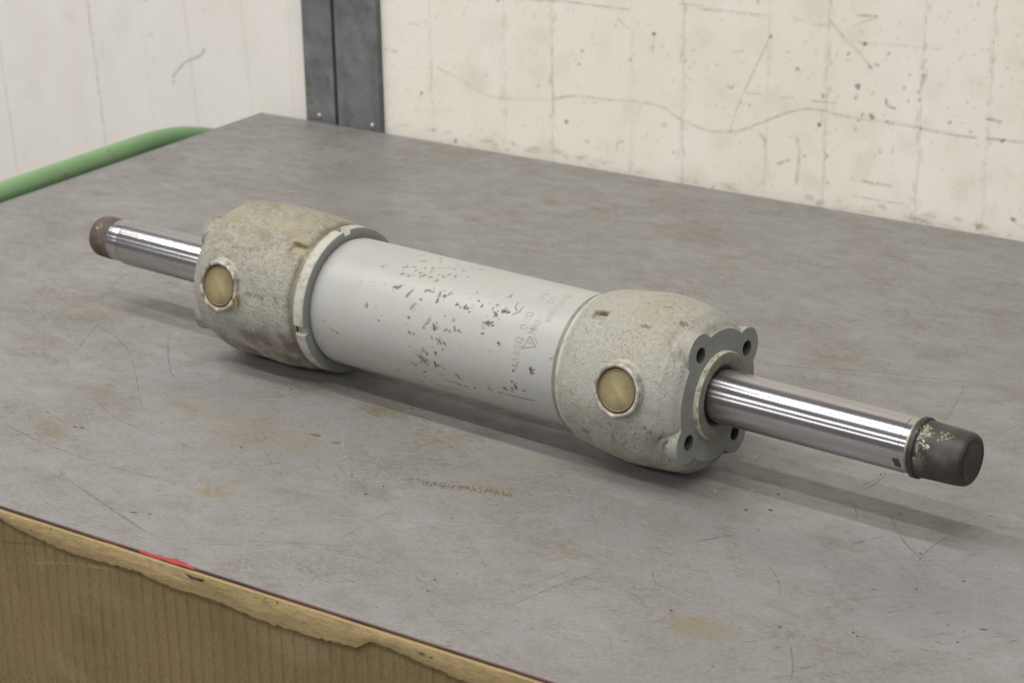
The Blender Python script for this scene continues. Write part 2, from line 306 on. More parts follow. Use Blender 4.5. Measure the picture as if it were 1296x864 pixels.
# ---- measured places of marks (metres on their surfaces)
CHIPS=[[-0.334, 155.0, 8, 3, 1.47, 0], [-0.3722, 185.3, 9, 1.5, 0.25, 0], [-0.3665, 186.9, 4, 2.2, 0.29, 0], [-0.3174, 165.6, 2.5, 2, -0.19, 0], [-0.3805, 179.1, 2.5, 1.2, 0.25, 0], [-0.3511, 136.7, 9, 1, 0.15, 2], [-0.3376, 134.8, 8, 1, -0.21, 2], [-0.3216, 135.1, 6, 1.3, -0.08, 2], [-0.3109, 133.7, 8, 2.5, -0.12, 1], [-0.3393, 196.4, 10, 0.8, -0.07, 2], [-0.3038, 194.2, 5, 1.5, -0.24, 2], [-0.3369, 116.9, 6, 1.5, -0.54, 1], [-0.3888, 128.7, 5, 1, -0.64, 2], [-0.3137, 110.9, 6, 1.5, -0.3, 1], [-0.1942, 114.3, 7, 2, -1.4, 1], [-0.1954, 100.3, 2, 1.5, -0.44, 2], [-0.1823, 84.5, 5, 1.5, -1.7, 2], [-0.1842, 159.6, 4, 2, 0.74, 0], [-0.192, 167.0, 2, 1.5, -0.2, 2], [-0.1287, 159.6, 8, 1.3, -0.18, 0], [-0.1159, 153.7, 4, 1.3, 0.09, 0], [-0.1478, 173.9, 10, 4, 1.43, 0], [-0.1484, 172.8, 5, 6, 0.23, 0], [-0.1652, 192.7, 11, 4.5, 1.57, 0], [-0.1705, 198.6, 4, 2.5, 1.24, 0], [-0.1769, 197.7, 6, 2.5, 0.66, 0], [-0.1957, 202.3, 7, 3, 0.56, 0], [-0.1699, 213.0, 4, 1, 1.6, 2], [-0.2141, 206.9, 3, 1.5, -0.31, 0], [-0.2293, 198.6, 9, 1.6, 0.94, 0], [-0.1166, 192.4, 3, 2.5, -0.27, 0], [-0.1624, 170.6, 2.5, 2, -0.21, 0], [-0.2238, 132.7, 3, 1.5, 0.23, 2], [-0.3048, 96.9, 9, 2, -0.46, 1], [-0.3142, 88.8, 5, 1, -0.7, 1], [-0.3181, 90.0, 3, 1, -0.63, 1], [-0.315, 111.6, 6, 1.6, -0.3, 1], [-0.306, 108.6, 5, 1.8, -0.33, 1], [-0.2957, 106.7, 4, 2, -0.33, 0], [-0.3021, 112.3, 3, 2, -1.45, 1], [-0.2888, 104.3, 4, 2.5, -1.4, 1], [-0.2902, 92.1, 3, 2, -0.56, 1], [-0.2974, 83.0, 5, 1, -2.06, 1], [-0.2836, 102.4, 5, 1, -0.39, 1], [-0.2743, 98.9, 10, 1.4, -0.46, 1], [-0.2686, 98.3, 3, 1.8, -0.44, 1], [-0.2755, 87.0, 2.5, 2, -0.74, 1], [-0.2839, 76.9, 3, 1, 0.33, 1], [-0.2662, 93.5, 2, 1, 0.68, 1], [-0.2627, 90.2, 4, 1.2, -0.63, 3], [-0.2618, 87.1, 3, 1, -0.73, 3], [-0.2593, 96.6, 4.5, 2.6, -0.46, 1], [-0.2573, 89.2, 4, 1, -0.63, 1], [-0.2476, 87.0, 9, 1.6, -0.39, 1], [-0.312, 119.3, 6, 2.5, -0.26, 1], [-0.3054, 119.6, 4, 3, -0.26, 1], [-0.3008, 118.5, 4, 1.5, -0.3, 3], [-0.2954, 114.2, 4, 2.5, 0.72, 1], [-0.2912, 116.9, 7, 3.5, -0.77, 1], [-0.287, 114.1, 8, 1.5, -1.65, 3], [-0.2828, 115.7, 5, 2.3, -0.27, 1], [-0.2873, 108.0, 7, 1.2, -1.91, 1], [-0.2769, 110.8, 3, 2, -0.27, 1], [-0.2711, 112.0, 5, 2.4, -0.33, 1], [-0.2673, 107.6, 6, 2, -0.97, 1], [-0.2604, 108.4, 4, 3, -2.13, 1], [-0.2619, 104.8, 5, 1.2, -0.37, 3], [-0.256, 105.5, 2.5, 1, -0.33, 1], [-0.2488, 104.6, 3.5, 1.3, -0.33, 1], [-0.2737, 117.6, 5, 3, -1.08, 1], [-0.3073, 132.8, 8, 4, -0.6, 1], [-0.2933, 136.6, 9, 2.4, -1.29, 1], [-0.2916, 133.7, 4, 1.6, -0.25, 1], [-0.294, 138.9, 3.5, 2.2, -0.74, 1], [-0.2787, 130.8, 4, 2.5, -1.79, 1], [-0.275, 129.1, 5, 2.5, 0.08, 1], [-0.2706, 129.8, 3, 1.5, -0.22, 1], [-0.271, 126.3, 2, 1.2, -0.22, 1], [-0.2623, 129.3, 6, 1.8, -1.7, 1], [-0.2619, 132.2, 3.5, 2.5, -0.22, 1], [-0.2565, 131.0, 6, 3.5, -0.21, 1], [-0.2529, 127.5, 7, 1.6, -1.16, 1], [-0.2615, 135.5, 4.5, 2.6, -1.27, 1], [-0.2615, 138.0, 4, 2.2, -0.6, 1], [-0.2792, 139.3, 3.5, 2.5, -0.21, 0], [-0.2839, 146.6, 8, 6, -0.74, 3], [-0.2848, 146.7, 5, 3, -1.32, 1], [-0.282, 144.2, 3, 1.5, -0.21, 1], [-0.2397, 136.1, 5.5, 4.5, -0.21, 0], [-0.2309, 136.7, 5, 6, 0.36, 0], [-0.2284, 136.9, 5, 3, -0.22, 0], [-0.2234, 135.8, 7, 1.5, -0.21, 2], [-0.2272, 120.7, 3, 3, -0.27, 0], [-0.2243, 139.3, 3, 2, -0.22, 0], [-0.2151, 131.5, 4, 3, -1.32, 0], [-0.2208, 127.6, 3, 2, -0.26, 0], [-0.2035, 131.4, 3, 4, 0.64, 0], [-0.2006, 134.1, 3, 4, 0.92, 0], [-0.1978, 135.9, 5, 4, 0.64, 0], [-0.1973, 132.5, 3, 2, -0.23, 0], [-0.2005, 126.5, 5, 2, -0.23, 0], [-0.1917, 131.2, 7, 4.5, -0.63, 0], [-0.2381, 124.0, 2, 2, -0.27, 2], [-0.2825, 151.2, 3, 2, -0.2, 2], [-0.2849, 157.1, 3.5, 2.5, 0.2, 1], [-0.2628, 154.2, 6, 2, -1.47, 1], [-0.2644, 157.6, 5, 2.2, -1.04, 1], [-0.2667, 161.9, 3.5, 2.5, -0.2, 1], [-0.2563, 158.1, 6, 4, 0.71, 1], [-0.2532, 159.5, 9, 5, -0.65, 3], [-0.2549, 160.9, 5, 4, -0.24, 1], [-0.2472, 148.0, 2, 2, -0.21, 0], [-0.2376, 149.9, 4.5, 2, -1.08, 1], [-0.2437, 160.3, 8, 3.5, -0.8, 3], [-0.2421, 158.8, 3, 2, -0.2, 1], [-0.2383, 159.4, 3, 3, -0.2, 1], [-0.2334, 156.0, 7, 2.4, 1.12, 0], [-0.2281, 157.2, 5, 2, 0.55, 0], [-0.2816, 169.3, 4.5, 2.5, 0.6, 1], [-0.2764, 169.6, 3.5, 2.4, -0.2, 1], [-0.2603, 166.0, 2.5, 2, -0.2, 2], [-0.2563, 169.0, 4, 2.4, 0.8, 1], [-0.2487, 169.3, 9, 2.6, 0.42, 0], [-0.2468, 170.5, 7, 3, 1.05, 0], [-0.2415, 170.7, 8, 2.2, 0.84, 0], [-0.2433, 175.9, 3, 2, -0.2, 0], [-0.2519, 181.2, 5, 3.5, -0.23, 0], [-0.2555, 177.3, 2.5, 2, -0.23, 2], [-0.281, 181.3, 2.5, 2.2, -0.23, 0], [-0.2783, 185.7, 9, 1, 1.01, 2], [-0.2727, 183.9, 5, 1.5, 0.26, 2], [-0.2658, 181.8, 9, 6, -1.31, 4], [-0.2619, 183.7, 4, 3, 0.08, 1], [-0.2695, 190.0, 12, 2.6, 0.8, 0], [-0.2662, 190.3, 10, 3, 1.08, 1], [-0.2639, 188.6, 9, 2, 0.32, 4], [-0.2627, 193.1, 8, 2.5, 1.16, 0], [-0.2689, 193.4, 7, 2, -0.72, 1], [-0.2528, 191.8, 8, 4, 1.14, 0], [-0.2797, 198.2, 8, 3, 0.33, 0], [-0.2764, 198.3, 5, 2, -0.24, 0], [-0.2681, 203.8, 10, 2.6, -0.4, 0], [-0.2825, 212.0, 8, 1.4, -0.34, 2], [-0.2719, 211.2, 4, 2.2, 0.97, 0], [-0.249, 201.5, 4, 2.5, -0.28, 0], [-0.2454, 193.6, 7, 2, 0.59, 0], [-0.2673, 215.5, 4, 2, -0.36, 0], [-0.28, 220.0, 8, 2, -0.54, 0], [-0.2403, 206.6, 20, 1.1, -0.08, 0], [-0.2306, 207.3, 8, 1.8, -0.11, 0], [-0.2234, 207.6, 6, 2, -0.11, 0], [-0.2138, 206.5, 3, 3, -0.3, 0], [-0.2486, 218.4, 44, 1.3, -0.11, 0], [-0.2296, 198.8, 11, 2.2, 0.97, 0], [-0.1673, 203.1, 50, 1.5, -0.04, 0], [-0.2055, 149.1, 5, 6.5, -0.17, 2], [-0.2029, 144.6, 7, 4.5, -0.21, 0], [-0.1997, 144.5, 6, 4.5, 0.2, 0], [-0.196, 145.6, 4, 3, -0.22, 0], [-0.2036, 154.4, 5, 3, -0.68, 0], [-0.197, 135.8, 8, 3.5, 0.49, 0], [-0.1895, 130.8, 9, 3.5, 0.04, 0], [-0.1862, 131.0, 5, 3.5, -0.23, 0], [-0.1928, 139.3, 4, 1.5, 0.8, 2], [-0.1849, 158.8, 5, 3, 0.42, 0], [-0.1826, 160.4, 5, 1.3, 0.74, 2], [-0.1921, 167.5, 2.5, 2.5, -0.2, 2], [-0.1666, 177.9, 3.5, 3.5, -0.24, 0], [-0.2966, 192.2, 2.5, 1.2, -0.24, 0], [-0.3023, 211.5, 4, 2, 0.5, 0], [-0.179, 197.3, 7, 3, 0.66, 0], [-0.1695, 195.1, 4, 3, 1.18, 0]]
STROKES=[[[-0.1833, 119.9], [-0.1825, 125.2], [-0.1797, 127.4]], [[-0.176, 123.0], [-0.1762, 128.3], [-0.1813, 132.1]]]
TDARK=[[[0.4893, -0.952], [0.5522, -0.9653], [0.6299, -0.9721], [0.7042, -0.9692], [0.7458, -0.9666]], [[0.6098, -0.9991], [0.6302, -1.0103], [0.689, -1.029], [0.7631, -1.0526]], [[0.7073, -1.0617], [0.7108, -1.0334]], [[0.5262, -0.8693], [0.5713, -0.8908], [0.6355, -0.9037]], [[0.4465, -0.8134], [0.4057, -0.7636]], [[0.472, -0.7103], [0.5246, -0.7656]], [[0.8957, -0.9826], [0.8973, -0.9436], [0.9012, -0.9063]], [[0.7948, -1.0413], [0.8581, -1.0102], [0.9154, -0.9827]], [[0.9948, -0.4705], [1.0318, -0.4626], [1.0788, -0.4556], [1.1439, -0.4371], [1.1859, -0.4232], [1.2265, -0.4095]], [[1.1864, -0.4216], [1.1928, -0.4453], [1.1985, -0.4755], [1.2055, -0.5137]], [[1.1416, -0.4698], [1.144, -0.509]], [[1.2443, -0.7109], [1.2583, -0.7322], [1.2762, -0.7529], [1.2935, -0.768], [1.3095, -0.7808]], [[1.1939, -0.701], [1.2009, -0.6751], [1.209, -0.6434]], [[1.2069, -0.6388], [1.2092, -0.6463], [1.2073, -0.6741], [1.1974, -0.6918]], [[1.2017, -0.7007], [1.2152, -0.715], [1.227, -0.7354]], [[1.2962, -0.779], [1.2955, -0.7461], [1.2992, -0.7228]], [[1.1355, -0.8353], [1.149, -0.8189], [1.1593, -0.8045]], [[1.1694, -0.7546], [1.1901, -0.7555]], [[1.237, -0.707], [1.2409, -0.713]], [[1.313, -0.6847], [1.3119, -0.6716]], [[1.1321, -0.896], [1.1423, -0.9103], [1.1482, -0.9123]], [[1.2008, -0.8405], [1.219, -0.8583], [1.2335, -0.8816]], [[1.2664, -0.934], [1.2843, -0.9626], [1.2972, -0.9894]], [[1.0532, -0.9983], [1.0661, -0.9661], [1.08, -0.9285]], [[1.0714, -1.0027], [1.085, -0.9543], [1.102, -0.9148]], [[1.1276, -0.8492], [1.1439, -0.8241], [1.1572, -0.8069]], [[1.1441, -0.9415], [1.1427, -0.9142]], [[1.2885, -0.7385], [1.2986, -0.8086]], [[1.364, -0.8118], [1.3712, -0.7551]], [[1.3219, -0.9461], [1.3203, -0.9184]], [[1.3262, -0.9448], [1.3241, -0.9197]], [[1.244, -0.9368], [1.2732, -0.9407]], [[0.3365, -0.661], [0.3925, -0.719]], [[0.4678, -0.7066], [0.5225, -0.7657], [0.5525, -0.7913]], [[0.421, -0.7823], [0.4077, -0.7611], [0.385, -0.7144]], [[0.4701, -0.7052], [0.4412, -0.6678]], [[0.3277, -0.6464], [0.3108, -0.6093], [0.3035, -0.579]], [[0.523, -0.7429], [0.4978, -0.712]], [[0.6574, -1.0203], [0.6978, -1.0335], [0.7398, -1.0468], [0.7762, -1.0551]], [[0.7206, -1.0328], [0.7272, -1.0267]], [[0.7884, -1.0531], [0.8086, -1.0443], [0.8398, -1.0272], [0.8613, -1.0152]], [[1.0159, -0.4696], [1.0984, -0.4379], [1.2363, -0.4038]], [[0.4651, -0.2406], [0.5673, -0.2552], [0.6615, -0.2709]], [[0.7488, -0.1795], [0.8904, -0.1894], [1.0194, -0.1716]], [[0.2008, -0.6053], [0.1427, -0.51]], [[1.2593, -0.9042], [1.288, -0.8719]], [[0.3554, -0.7152], [0.459, -0.7562], [0.5824, -0.8671]]]
TLIGHT=[[[0.649, -0.8851], [0.6644, -0.8579]], [[0.7593, -0.8015], [0.7932, -0.8418], [0.8384, -0.8907]], [[0.8647, -1.061], [0.8242, -1.0061]], [[0.9167, -0.9272], [0.9588, -0.9097], [0.9992, -0.8905]], [[0.4827, -0.8504], [0.4705, -0.8168]], [[0.7252, -1.0066], [0.7472, -1.0283]], [[0.3921, -0.8588], [0.4519, -0.84], [0.5028, -0.797], [0.6139, -0.7491]], [[0.5982, -0.8417], [0.6246, -0.8066], [0.683, -0.7752]], [[0.8217, -1.0031], [0.8437, -1.0317], [0.869, -1.0655]], [[0.7555, -1.0585], [0.7607, -1.0718]], [[0.7262, -1.0083], [0.7423, -1.0233], [0.7491, -1.0386]], [[1.3192, -0.8281], [1.3227, -0.8353]], [[1.2458, -0.8659], [1.2731, -0.8648]], [[0.2299, -0.0438], [0.4821, -0.1284], [0.6131, -0.2278]], [[0.2761, -0.0719], [0.3846, -0.1864], [0.4945, -0.2124]], [[0.5648, -0.1525], [0.6737, -0.2246], [0.7456, -0.2768]], [[0.3249, -0.1048], [0.4858, -0.0295], [0.6114, -0.0513]], [[0.8471, -0.2156], [0.9735, -0.1697], [1.099, -0.1525]], [[0.1172, -0.5589], [0.1345, -0.4631], [0.1705, -0.3953]], [[0.2327, -0.7059], [0.3129, -0.6716], [0.3583, -0.6008]], [[0.6675, -0.055], [0.7719, -0.0359], [0.9131, -0.0808]], [[0.3307, 0.0243], [0.5534, -0.0286], [0.7071, -0.0313]]]
TSTAIN=[[0.7535, -0.9644, 0.022, 0.007, 0, 1.3], [0.7561, -0.9332, 0.006, 0.02, 0, 0.6], [0.6797, -0.8498, 0.03, 0.03, 0, 0.3], [0.6129, -0.8375, 0.06, 0.012, 0, 0.35], [0.7206, -0.8555, 0.06, 0.03, 0, 0.3], [1.202, -0.9543, 0.03, 0.01, 0, 0.8], [1.1989, -0.9604, 0.015, 0.012, 0, 0.5], [1.2964, -0.8072, 0.14, 0.05, 3, 0.8], [1.2328, -0.7837, 0.02, 0.008, 1, 0.5], [0.5344, -0.2062, 0.05, 0.012, 1, 0.4], [0.5564, -0.1395, 0.02, 0.008, 1, 0.6], [0.7713, -0.166, 0.06, 0.02, 1, 0.5], [0.7651, -0.1366, 0.02, 0.006, 1, 0.6], [0.7655, -0.7545, 0.03, 0.008, 1, 0.8], [0.8616, -0.8376, 0.07, 0.02, 1, 0.3], [1.1149, -0.824, 0.03, 0.01, 1, 0.3], [1.0243, -0.9136, 0.08, 0.03, 1, 0.25], [0.9486, -0.977, 0.04, 0.02, 1, 0.2], [0.0679, -0.2973, 0.03, 0.02, 1, 0.3], [0.3623, -0.711, 0.04, 0.02, 1, 0.3], [0.3769, -0.781, 0.04, 0.03, 1, 0.25], [0.4175, -0.6774, 0.04, 0.02, 1, 0.35], [1.0583, -0.4389, 0.05, 0.015, 1, 0.35], [1.0792, -0.5616, 0.03, 0.01, 0, 0.5], [1.14, -0.6069, 0.05, 0.012, 0, 0.35], [0.5188, -0.862, 0.04, 0.02, 1, 0.3], [0.6035, -1.0163, 0.03, 0.01, 1, 0.4], [0.9455, -0.8417, 0.05, 0.01, 0, 0.3], [1.1312, -0.7624, 0.04, 0.015, 0, 0.3], [0.2269, -0.2613, 0.05, 0.02, 1, 0.2], [0.1349, -0.5147, 0.04, 0.02, 1, 0.3], [0.8553, -0.7825, 0.05, 0.02, 0, 0.3], [0.1283, -0.095, 0.02, 0.008, 0, 0.4], [0.1825, -0.1061, 0.008, 0.004, 0, 0.7], [0.2397, -0.085, 0.008, 0.004, 0, 0.7], [0.8956, -1.1027, 0.04, 0.01, 1, 0.2], [1.0735, -0.8992, 0.05, 0.01, 1, 0.3], [0.9641, -0.7742, 0.05, 0.01, 0, 0.3], [1.1173, -0.3544, 0.05, 0.01, 1, 0.4], [0.9607, -1.0621, 0.03, 0.01, 1, 0.4]]
TSPECK=[[0.7123, -0.8828, 2.5, 2.5, 0], [0.7573, -0.8944, 16, 2, 2], [0.7507, -0.9042, 8, 1.5, 2], [0.7282, -0.9523, 6, 0.8, 2], [1.1506, -0.7237, 2.5, 2.5, 0], [1.159, -0.7539, 4, 3, 0], [1.1423, -0.7642, 3, 3, 0], [1.2449, -0.7697, 8, 2, 2], [1.2528, -0.7549, 14, 1.6, 2], [1.3261, -0.7449, 6, 2, 2], [1.287, -0.8358, 3, 2, 2], [1.1762, -0.9448, 3, 2, 0], [1.2558, -0.9248, 4, 1.5, 0], [1.1038, -0.7454, 3, 1.5, 4], [1.1296, -0.7294, 5, 1.5, 4], [0.8287, -0.8769, 2, 2, 0], [0.7506, -0.8268, 14, 4, 1], [0.7762, -0.8314, 10, 2, 1], [0.5114, -0.9151, 4, 1, 0], [0.5563, -0.9258, 6, 1.6, 0], [0.5643, -0.9822, 8, 1, 1], [0.8657, -0.882, 3, 2, 0], [0.8629, -0.902, 3, 2, 0], [0.5412, -0.7624, 2, 2, 0], [0.6164, -0.8782, 1.5, 1.5, 0], [0.563, -0.9238, 8, 1.4, 0], [0.6649, -0.7566, 3, 2, 0], [0.7878, -0.7343, 3, 2, 0], [1.339, -0.7882, 3, 2, 0], [1.3719, -0.8782, 2, 2, 0], [1.3803, -0.8509, 8, 1.2, 0], [1.2927, -0.7625, 2, 2, 0], [1.2507, -0.7056, 3, 1, 0], [1.0009, -0.8074, 1.5, 1.5, 0], [1.3084, -0.9085, 2, 1.5, 0], [0.7239, -1.0293, 10, 1, 0], [1.3143, -0.8187, 2, 2, 0], [0.989, -0.5734, 2, 1, 0], [1.2052, -0.644, 2, 2, 0], [1.0004, -0.9966, 2.5, 2, 0], [1.0042, -0.9988, 1.5, 1.2, 0], [1.0064, -1.0141, 2, 1.6, 0], [0.7369, -1.0247, 5, 1.5, 1], [1.3035, -0.9046, 3, 2, 0], [1.356, -0.8578, 3, 1, 0], [1.1678, -0.7912, 2, 1, 0]]
GRIT=[[0.873, -0.8608], [0.892, -0.8602], [0.9031, -0.8496], [0.9326, -0.8461], [0.9436, -0.8447], [0.9662, -0.8398]]
WSTROKE=[[1.0, 0.45, [[0.2839, 0.0948], [0.3186, 0.0835], [0.3642, 0.0677], [0.4021, 0.0684]]], [1.2, 0.3, [[0.4021, 0.0684], [0.4616, 0.0755]]], [1.3, 0.5, [[0.4616, 0.0765], [0.4908, 0.0841], [0.5339, 0.0856], [0.5832, 0.089], [0.6179, 0.0862], [0.6386, 0.0758], [0.6693, 0.0671]]], [1.6, 0.5, [[0.667, 0.0682], [0.69, 0.0662], [0.7163, 0.0713], [0.7421, 0.0827], [0.7711, 0.0975], [0.7963, 0.1076], [0.8213, 0.1113], [0.8569, 0.1075], [0.9126, 0.1078], [0.9468, 0.1066], [0.9872, 0.1045], [1.0137, 0.105]]], [1.3, 0.6, [[1.0235, 0.1054], [1.043, 0.1066], [1.0665, 0.1077]]], [1.1, 0.7, [[0.4265, 0.1966], [0.4701, 0.1996], [0.5199, 0.1996], [0.5687, 0.1994]]], [1.1, 0.55, [[0.6367, 0.2141], [0.6687, 0.2145]]], [1.1, 0.55, [[0.6645, 0.2104], [0.6981, 0.2117], [0.7495, 0.2113]]], [1.0, 0.5, [[0.7574, 0.1902], [0.7402, 0.1533], [0.7192, 0.1068], [0.7069, 0.071]]], [1.0, 0.6, [[0.8295, 0.2168], [0.8459, 0.2012], [0.8675, 0.1834], [0.8856, 0.1661]]], [1.5, 0.9, [[0.8639, 0.2247], [0.8878, 0.2263]]], [1.0, 0.5, [[0.8593, 0.2123], [0.8879, 0.2251]]], [1.6, 0.6, [[0.8102, 0.1205], [0.8404, 0.1211]]], [1.1, 0.5, [[0.7282, 0.1182], [0.7485, 0.1201]]], [1.1, 0.5, [[0.7723, 0.1195], [0.7868, 0.1201]]], [2.2, 1.0, [[1.0236, 0.1278], [1.0384, 0.1267]]], [1.8, 0.8, [[0.7711, 0.0397], [0.7856, 0.0463]]], [2, 0.9, [[0.8777, 0.036], [0.8919, 0.0342]]], [2, 0.9, [[0.8971, 0.035], [0.9135, 0.0348]]], [1.2, 0.35, [[0.868, 0.0163], [0.8963, 0.0157], [0.9294, 0.0159]]], [1.2, 0.8, [[0.9026, 0.1358], [0.9054, 0.1274], [0.9151, 0.1245]]], [1.0, 0.6, [[0.6033, 0.1717], [0.6007, 0.1517]]], [1.3, 0.6, [[0.5532, 0.1872], [0.5636, 0.1783]]], [1.2, 0.5, [[0.5517, 0.0215], [0.5535, 0.0344], [0.5606, 0.036]]], [1.5, 0.5, [[0.2425, 0.1468], [0.2563, 0.1467]]], [1.5, 0.6, [[0.201, 0.1084], [0.221, 0.1075]]], [1.2, 0.5, [[0.5816, 0.0696], [0.585, 0.0855]]], [1.2, 0.6, [[0.5688, 0.0145], [0.5707, -0.0011]]], [1.6, 0.6, [[0.3666, 0.0051], [0.3762, 0.0058]]], [1.2, 0.5, [[0.7085, 0.1652], [0.7214, 0.1664]]], [1.2, 0.4, [[0.7019, 0.125], [0.7076, 0.1216], [0.7112, 0.1268]]], [1.2, 0.4, [[0.7854, 0.2129], [0.7998, 0.2103]]], [1.5, 0.4, [[0.8105, 0.2082], [0.828, 0.2095]]], [2.5, 0.25, [[0.7461, 0.073], [0.753, 0.0638], [0.7551, 0.0435], [0.7534, 0.0122]]], [3.0, 0.35, [[0.7937, 0.0763], [0.798, 0.0566], [0.7969, 0.036], [0.7957, 0.0187]]], [2, 0.2, [[0.8601, 0.1938], [0.9148, 0.1969], [0.9683, 0.1984]]]]
WDOT=[[0.2581, 0.0572, 3, 0.9], [0.5026, 0.1417, 3, 0.8], [0.4982, 0.1247, 4, 0.6], [0.6033, 0.1738, 3, 1], [0.4789, 0.0499, 3, 1], [0.3802, 0.1911, 3, 1], [0.3103, 0.0014, 4, 0.7], [0.2683, 0.1528, 2, 0.5], [0.4378, 0.0899, 2.5, 0.5], [0.3113, 0.0982, 2, 0.3], [0.6531, 0.1249, 2, 0.6], [0.646, 0.1466, 3, 0.6], [0.5707, 0.139, 3, 0.6], [0.4875, 0.1353, 2, 0.5], [0.3914, 0.0015, 3, 0.5], [0.6181, 0.0653, 2.5, 0.5], [0.6305, 0.0329, 2.5, 0.5], [0.5104, 0.0298, 3, 0.5], [0.7928, 0.1547, 4, 0.7], [0.7574, 0.1885, 3, 0.8], [0.875, 0.1939, 3.5, 0.9], [0.8548, 0.1802, 3, 0.8], [0.8682, 0.1445, 5, 0.8], [0.8664, 0.1311, 3, 0.6], [0.8871, 0.1125, 5, 0.9], [0.8753, 0.1126, 3, 0.7], [0.8862, 0.1386, 3, 0.4], [0.9241, 0.1499, 3, 0.6], [0.9299, 0.1362, 2.5, 0.7], [0.9433, 0.1379, 2.5, 0.7], [0.9411, 0.1473, 2.5, 0.6], [0.9468, 0.1657, 4, 0.6], [0.822, 0.0937, 4, 0.9], [0.8341, 0.0585, 3.5, 0.6], [0.8673, 0.095, 3.5, 0.5], [0.8988, 0.0722, 4, 0.5], [0.7323, 0.1045, 3, 0.8], [0.9797, 0.118, 3, 0.6], [0.9468, 0.1066, 3, 0.8], [1.005, 0.1109, 3, 0.5], [1.0605, 0.0189, 5, 0.8], [1.0202, 0.004, 4, 0.7], [0.8905, 0.1716, 3, 0.6], [0.8821, 0.168, 3, 0.6], [0.9035, 0.186, 2.5, 0.6], [0.74, 0.2267, 3, 0.9], [1.0515, 0.2236, 2, 0.5], [0.9869, 0.1902, 2, 0.5], [0.8354, 0.0265, 3, 0.6], [0.826, 0.1275, 3.5, 0.6], [0.9056, 0.1085, 2.5, 0.6], [0.871, 0.1054, 3, 0.6], [1.0066, 0.1383, 2, 0.4], [0.6856, -0.0018, 3, 0.6], [1.0424, 0.1059, 4, 0.9], [1.0423, 0.1869, 2.5, 0.4], [0.93, 0.1652, 2.5, 0.5], [0.9145, 0.2039, 2, 0.4], [0.6728, 0.2106, 2.5, 0.6], [0.8054, 0.0543, 3, 0.5]]
LINER = [[0.6254, -0.0085], [0.6503, -0.0137], [0.6752, -0.0167], [0.7046, -0.0195], [0.7292, -0.0179], [0.7535, -0.0164], [0.7773, -0.0159], [0.7958, -0.0177], [0.8188, -0.0191], [0.8416, -0.0196], [0.864, -0.02], [0.8861, -0.0214], [0.9164, -0.0219], [0.9162, -0.0236], [0.938, -0.0221], [0.9594, -0.0215], [0.9806, -0.0201], [0.991, -0.0198], [1.0059, -0.0112], [1.0223, -0.0106], [1.0423, -0.0139], [1.0622, -0.0153], [1.0818, -0.0176], [1.0973, -0.0174]]
# ============================================================ WORK TABLE
TL, TD = 1.95, 1.0777
table = empty('work_table', K, TAZ, 'scratched grey workshop table under the hydraulic cylinder, with thin maroon front edge', 'table')
U = np.concatenate([np.linspace(0, 1.45, 484), np.linspace(1.47, TL, 20)]); V = np.linspace(-TD, 0, 360)
L = Layer(U, V)
KC = {0: (.205, .165, .062), 1: (.125, .105, .05), 2: (.05, .09, .30), 3: (.185, .185, .215)}
for i, (u, v, a, b, k, s) in enumerate(TSTAIN):
    L.cloud(u, v, a*1.1, b*1.6, random.uniform(-.15, .15), KC[k], s*(.62 if k != 3 else .5), seed=i, fs=.012 if k != 3 else .05)
for i in range(240):   # many faint rubbed patches all over
    u, v = random.uniform(0, 1.7), random.uniform(-TD, 0); a = random.uniform(.004, .035)
    L.cloud(u, v, a, a*random.uniform(.15, .5), random.gauss(.1, .35), random.choice([(.145, .125, .07), (.15, .135, .10), (.31, .30, .29), (.16, .14, .08)]), random.uniform(.15, .5), seed=100+i, fs=.007)
X, Y = np.meshgrid(U, V, indexing='ij')
Z = .0003*(fbm(X*5, Y*5, 0, 3)-.5)
top = link('table_top', grid_mesh('table_top', np.stack([X, Y, Z-.0002], -1)[:, ::-1], rgba=L.rgba()[:, ::-1]), M_table, table)
boxm('table_slab', 0.0005, TL-.0005, -TD+.0005, -.0005, -.028, -.0006, M_cart, table, .0)
boxm('edge_strip', -.0005, TL, -TD-.0018, -TD, -.026, .0002, M_edge, table, .0004)
boxm('edge_strip', -.0022, 0, -TD-.0022, 0, -.026, .0002, M_cart, table, .0004)
boxm('side_panel', .05, TL-.05, -TD+.004, -TD+.02, -.75, -.0285, M_cart, table)
for x in (.03, TL-.07):
    for y in (-TD+.03, -.07): boxm('leg', x, x+.04, y, y+.04, -.86, -.0285, M_cart, table, .003)
def ribbons(name, items, mat, parent, z):
    me = bpy.data.meshes.new(name); vs = []; fs = []
    for pts, w in items:
        pts = np.array(pts); n = len(pts)
        d = np.gradient(pts, axis=0); d /= np.linalg.norm(d, axis=1)[:, None]+1e-9; nn = np.stack([-d[:, 1], d[:, 0]], 1)
        t = np.linspace(0, 1, n); ww = w/2*np.minimum(1, np.minimum(t, 1-t)*8+.15)
        b = len(vs)
        for k in range(n):
            for sg in (-1, 1): q = pts[k]+nn[k]*ww[k]*sg; vs.append((q[0], q[1], z))
        for k in range(n-1): fs.append((b+2*k, b+2*k+2, b+2*k+3, b+2*k+1))
    me.from_pydata(vs, [], fs); o = link(name, me, mat, parent, smooth=False); o['kind'] = 'stuff'; return o
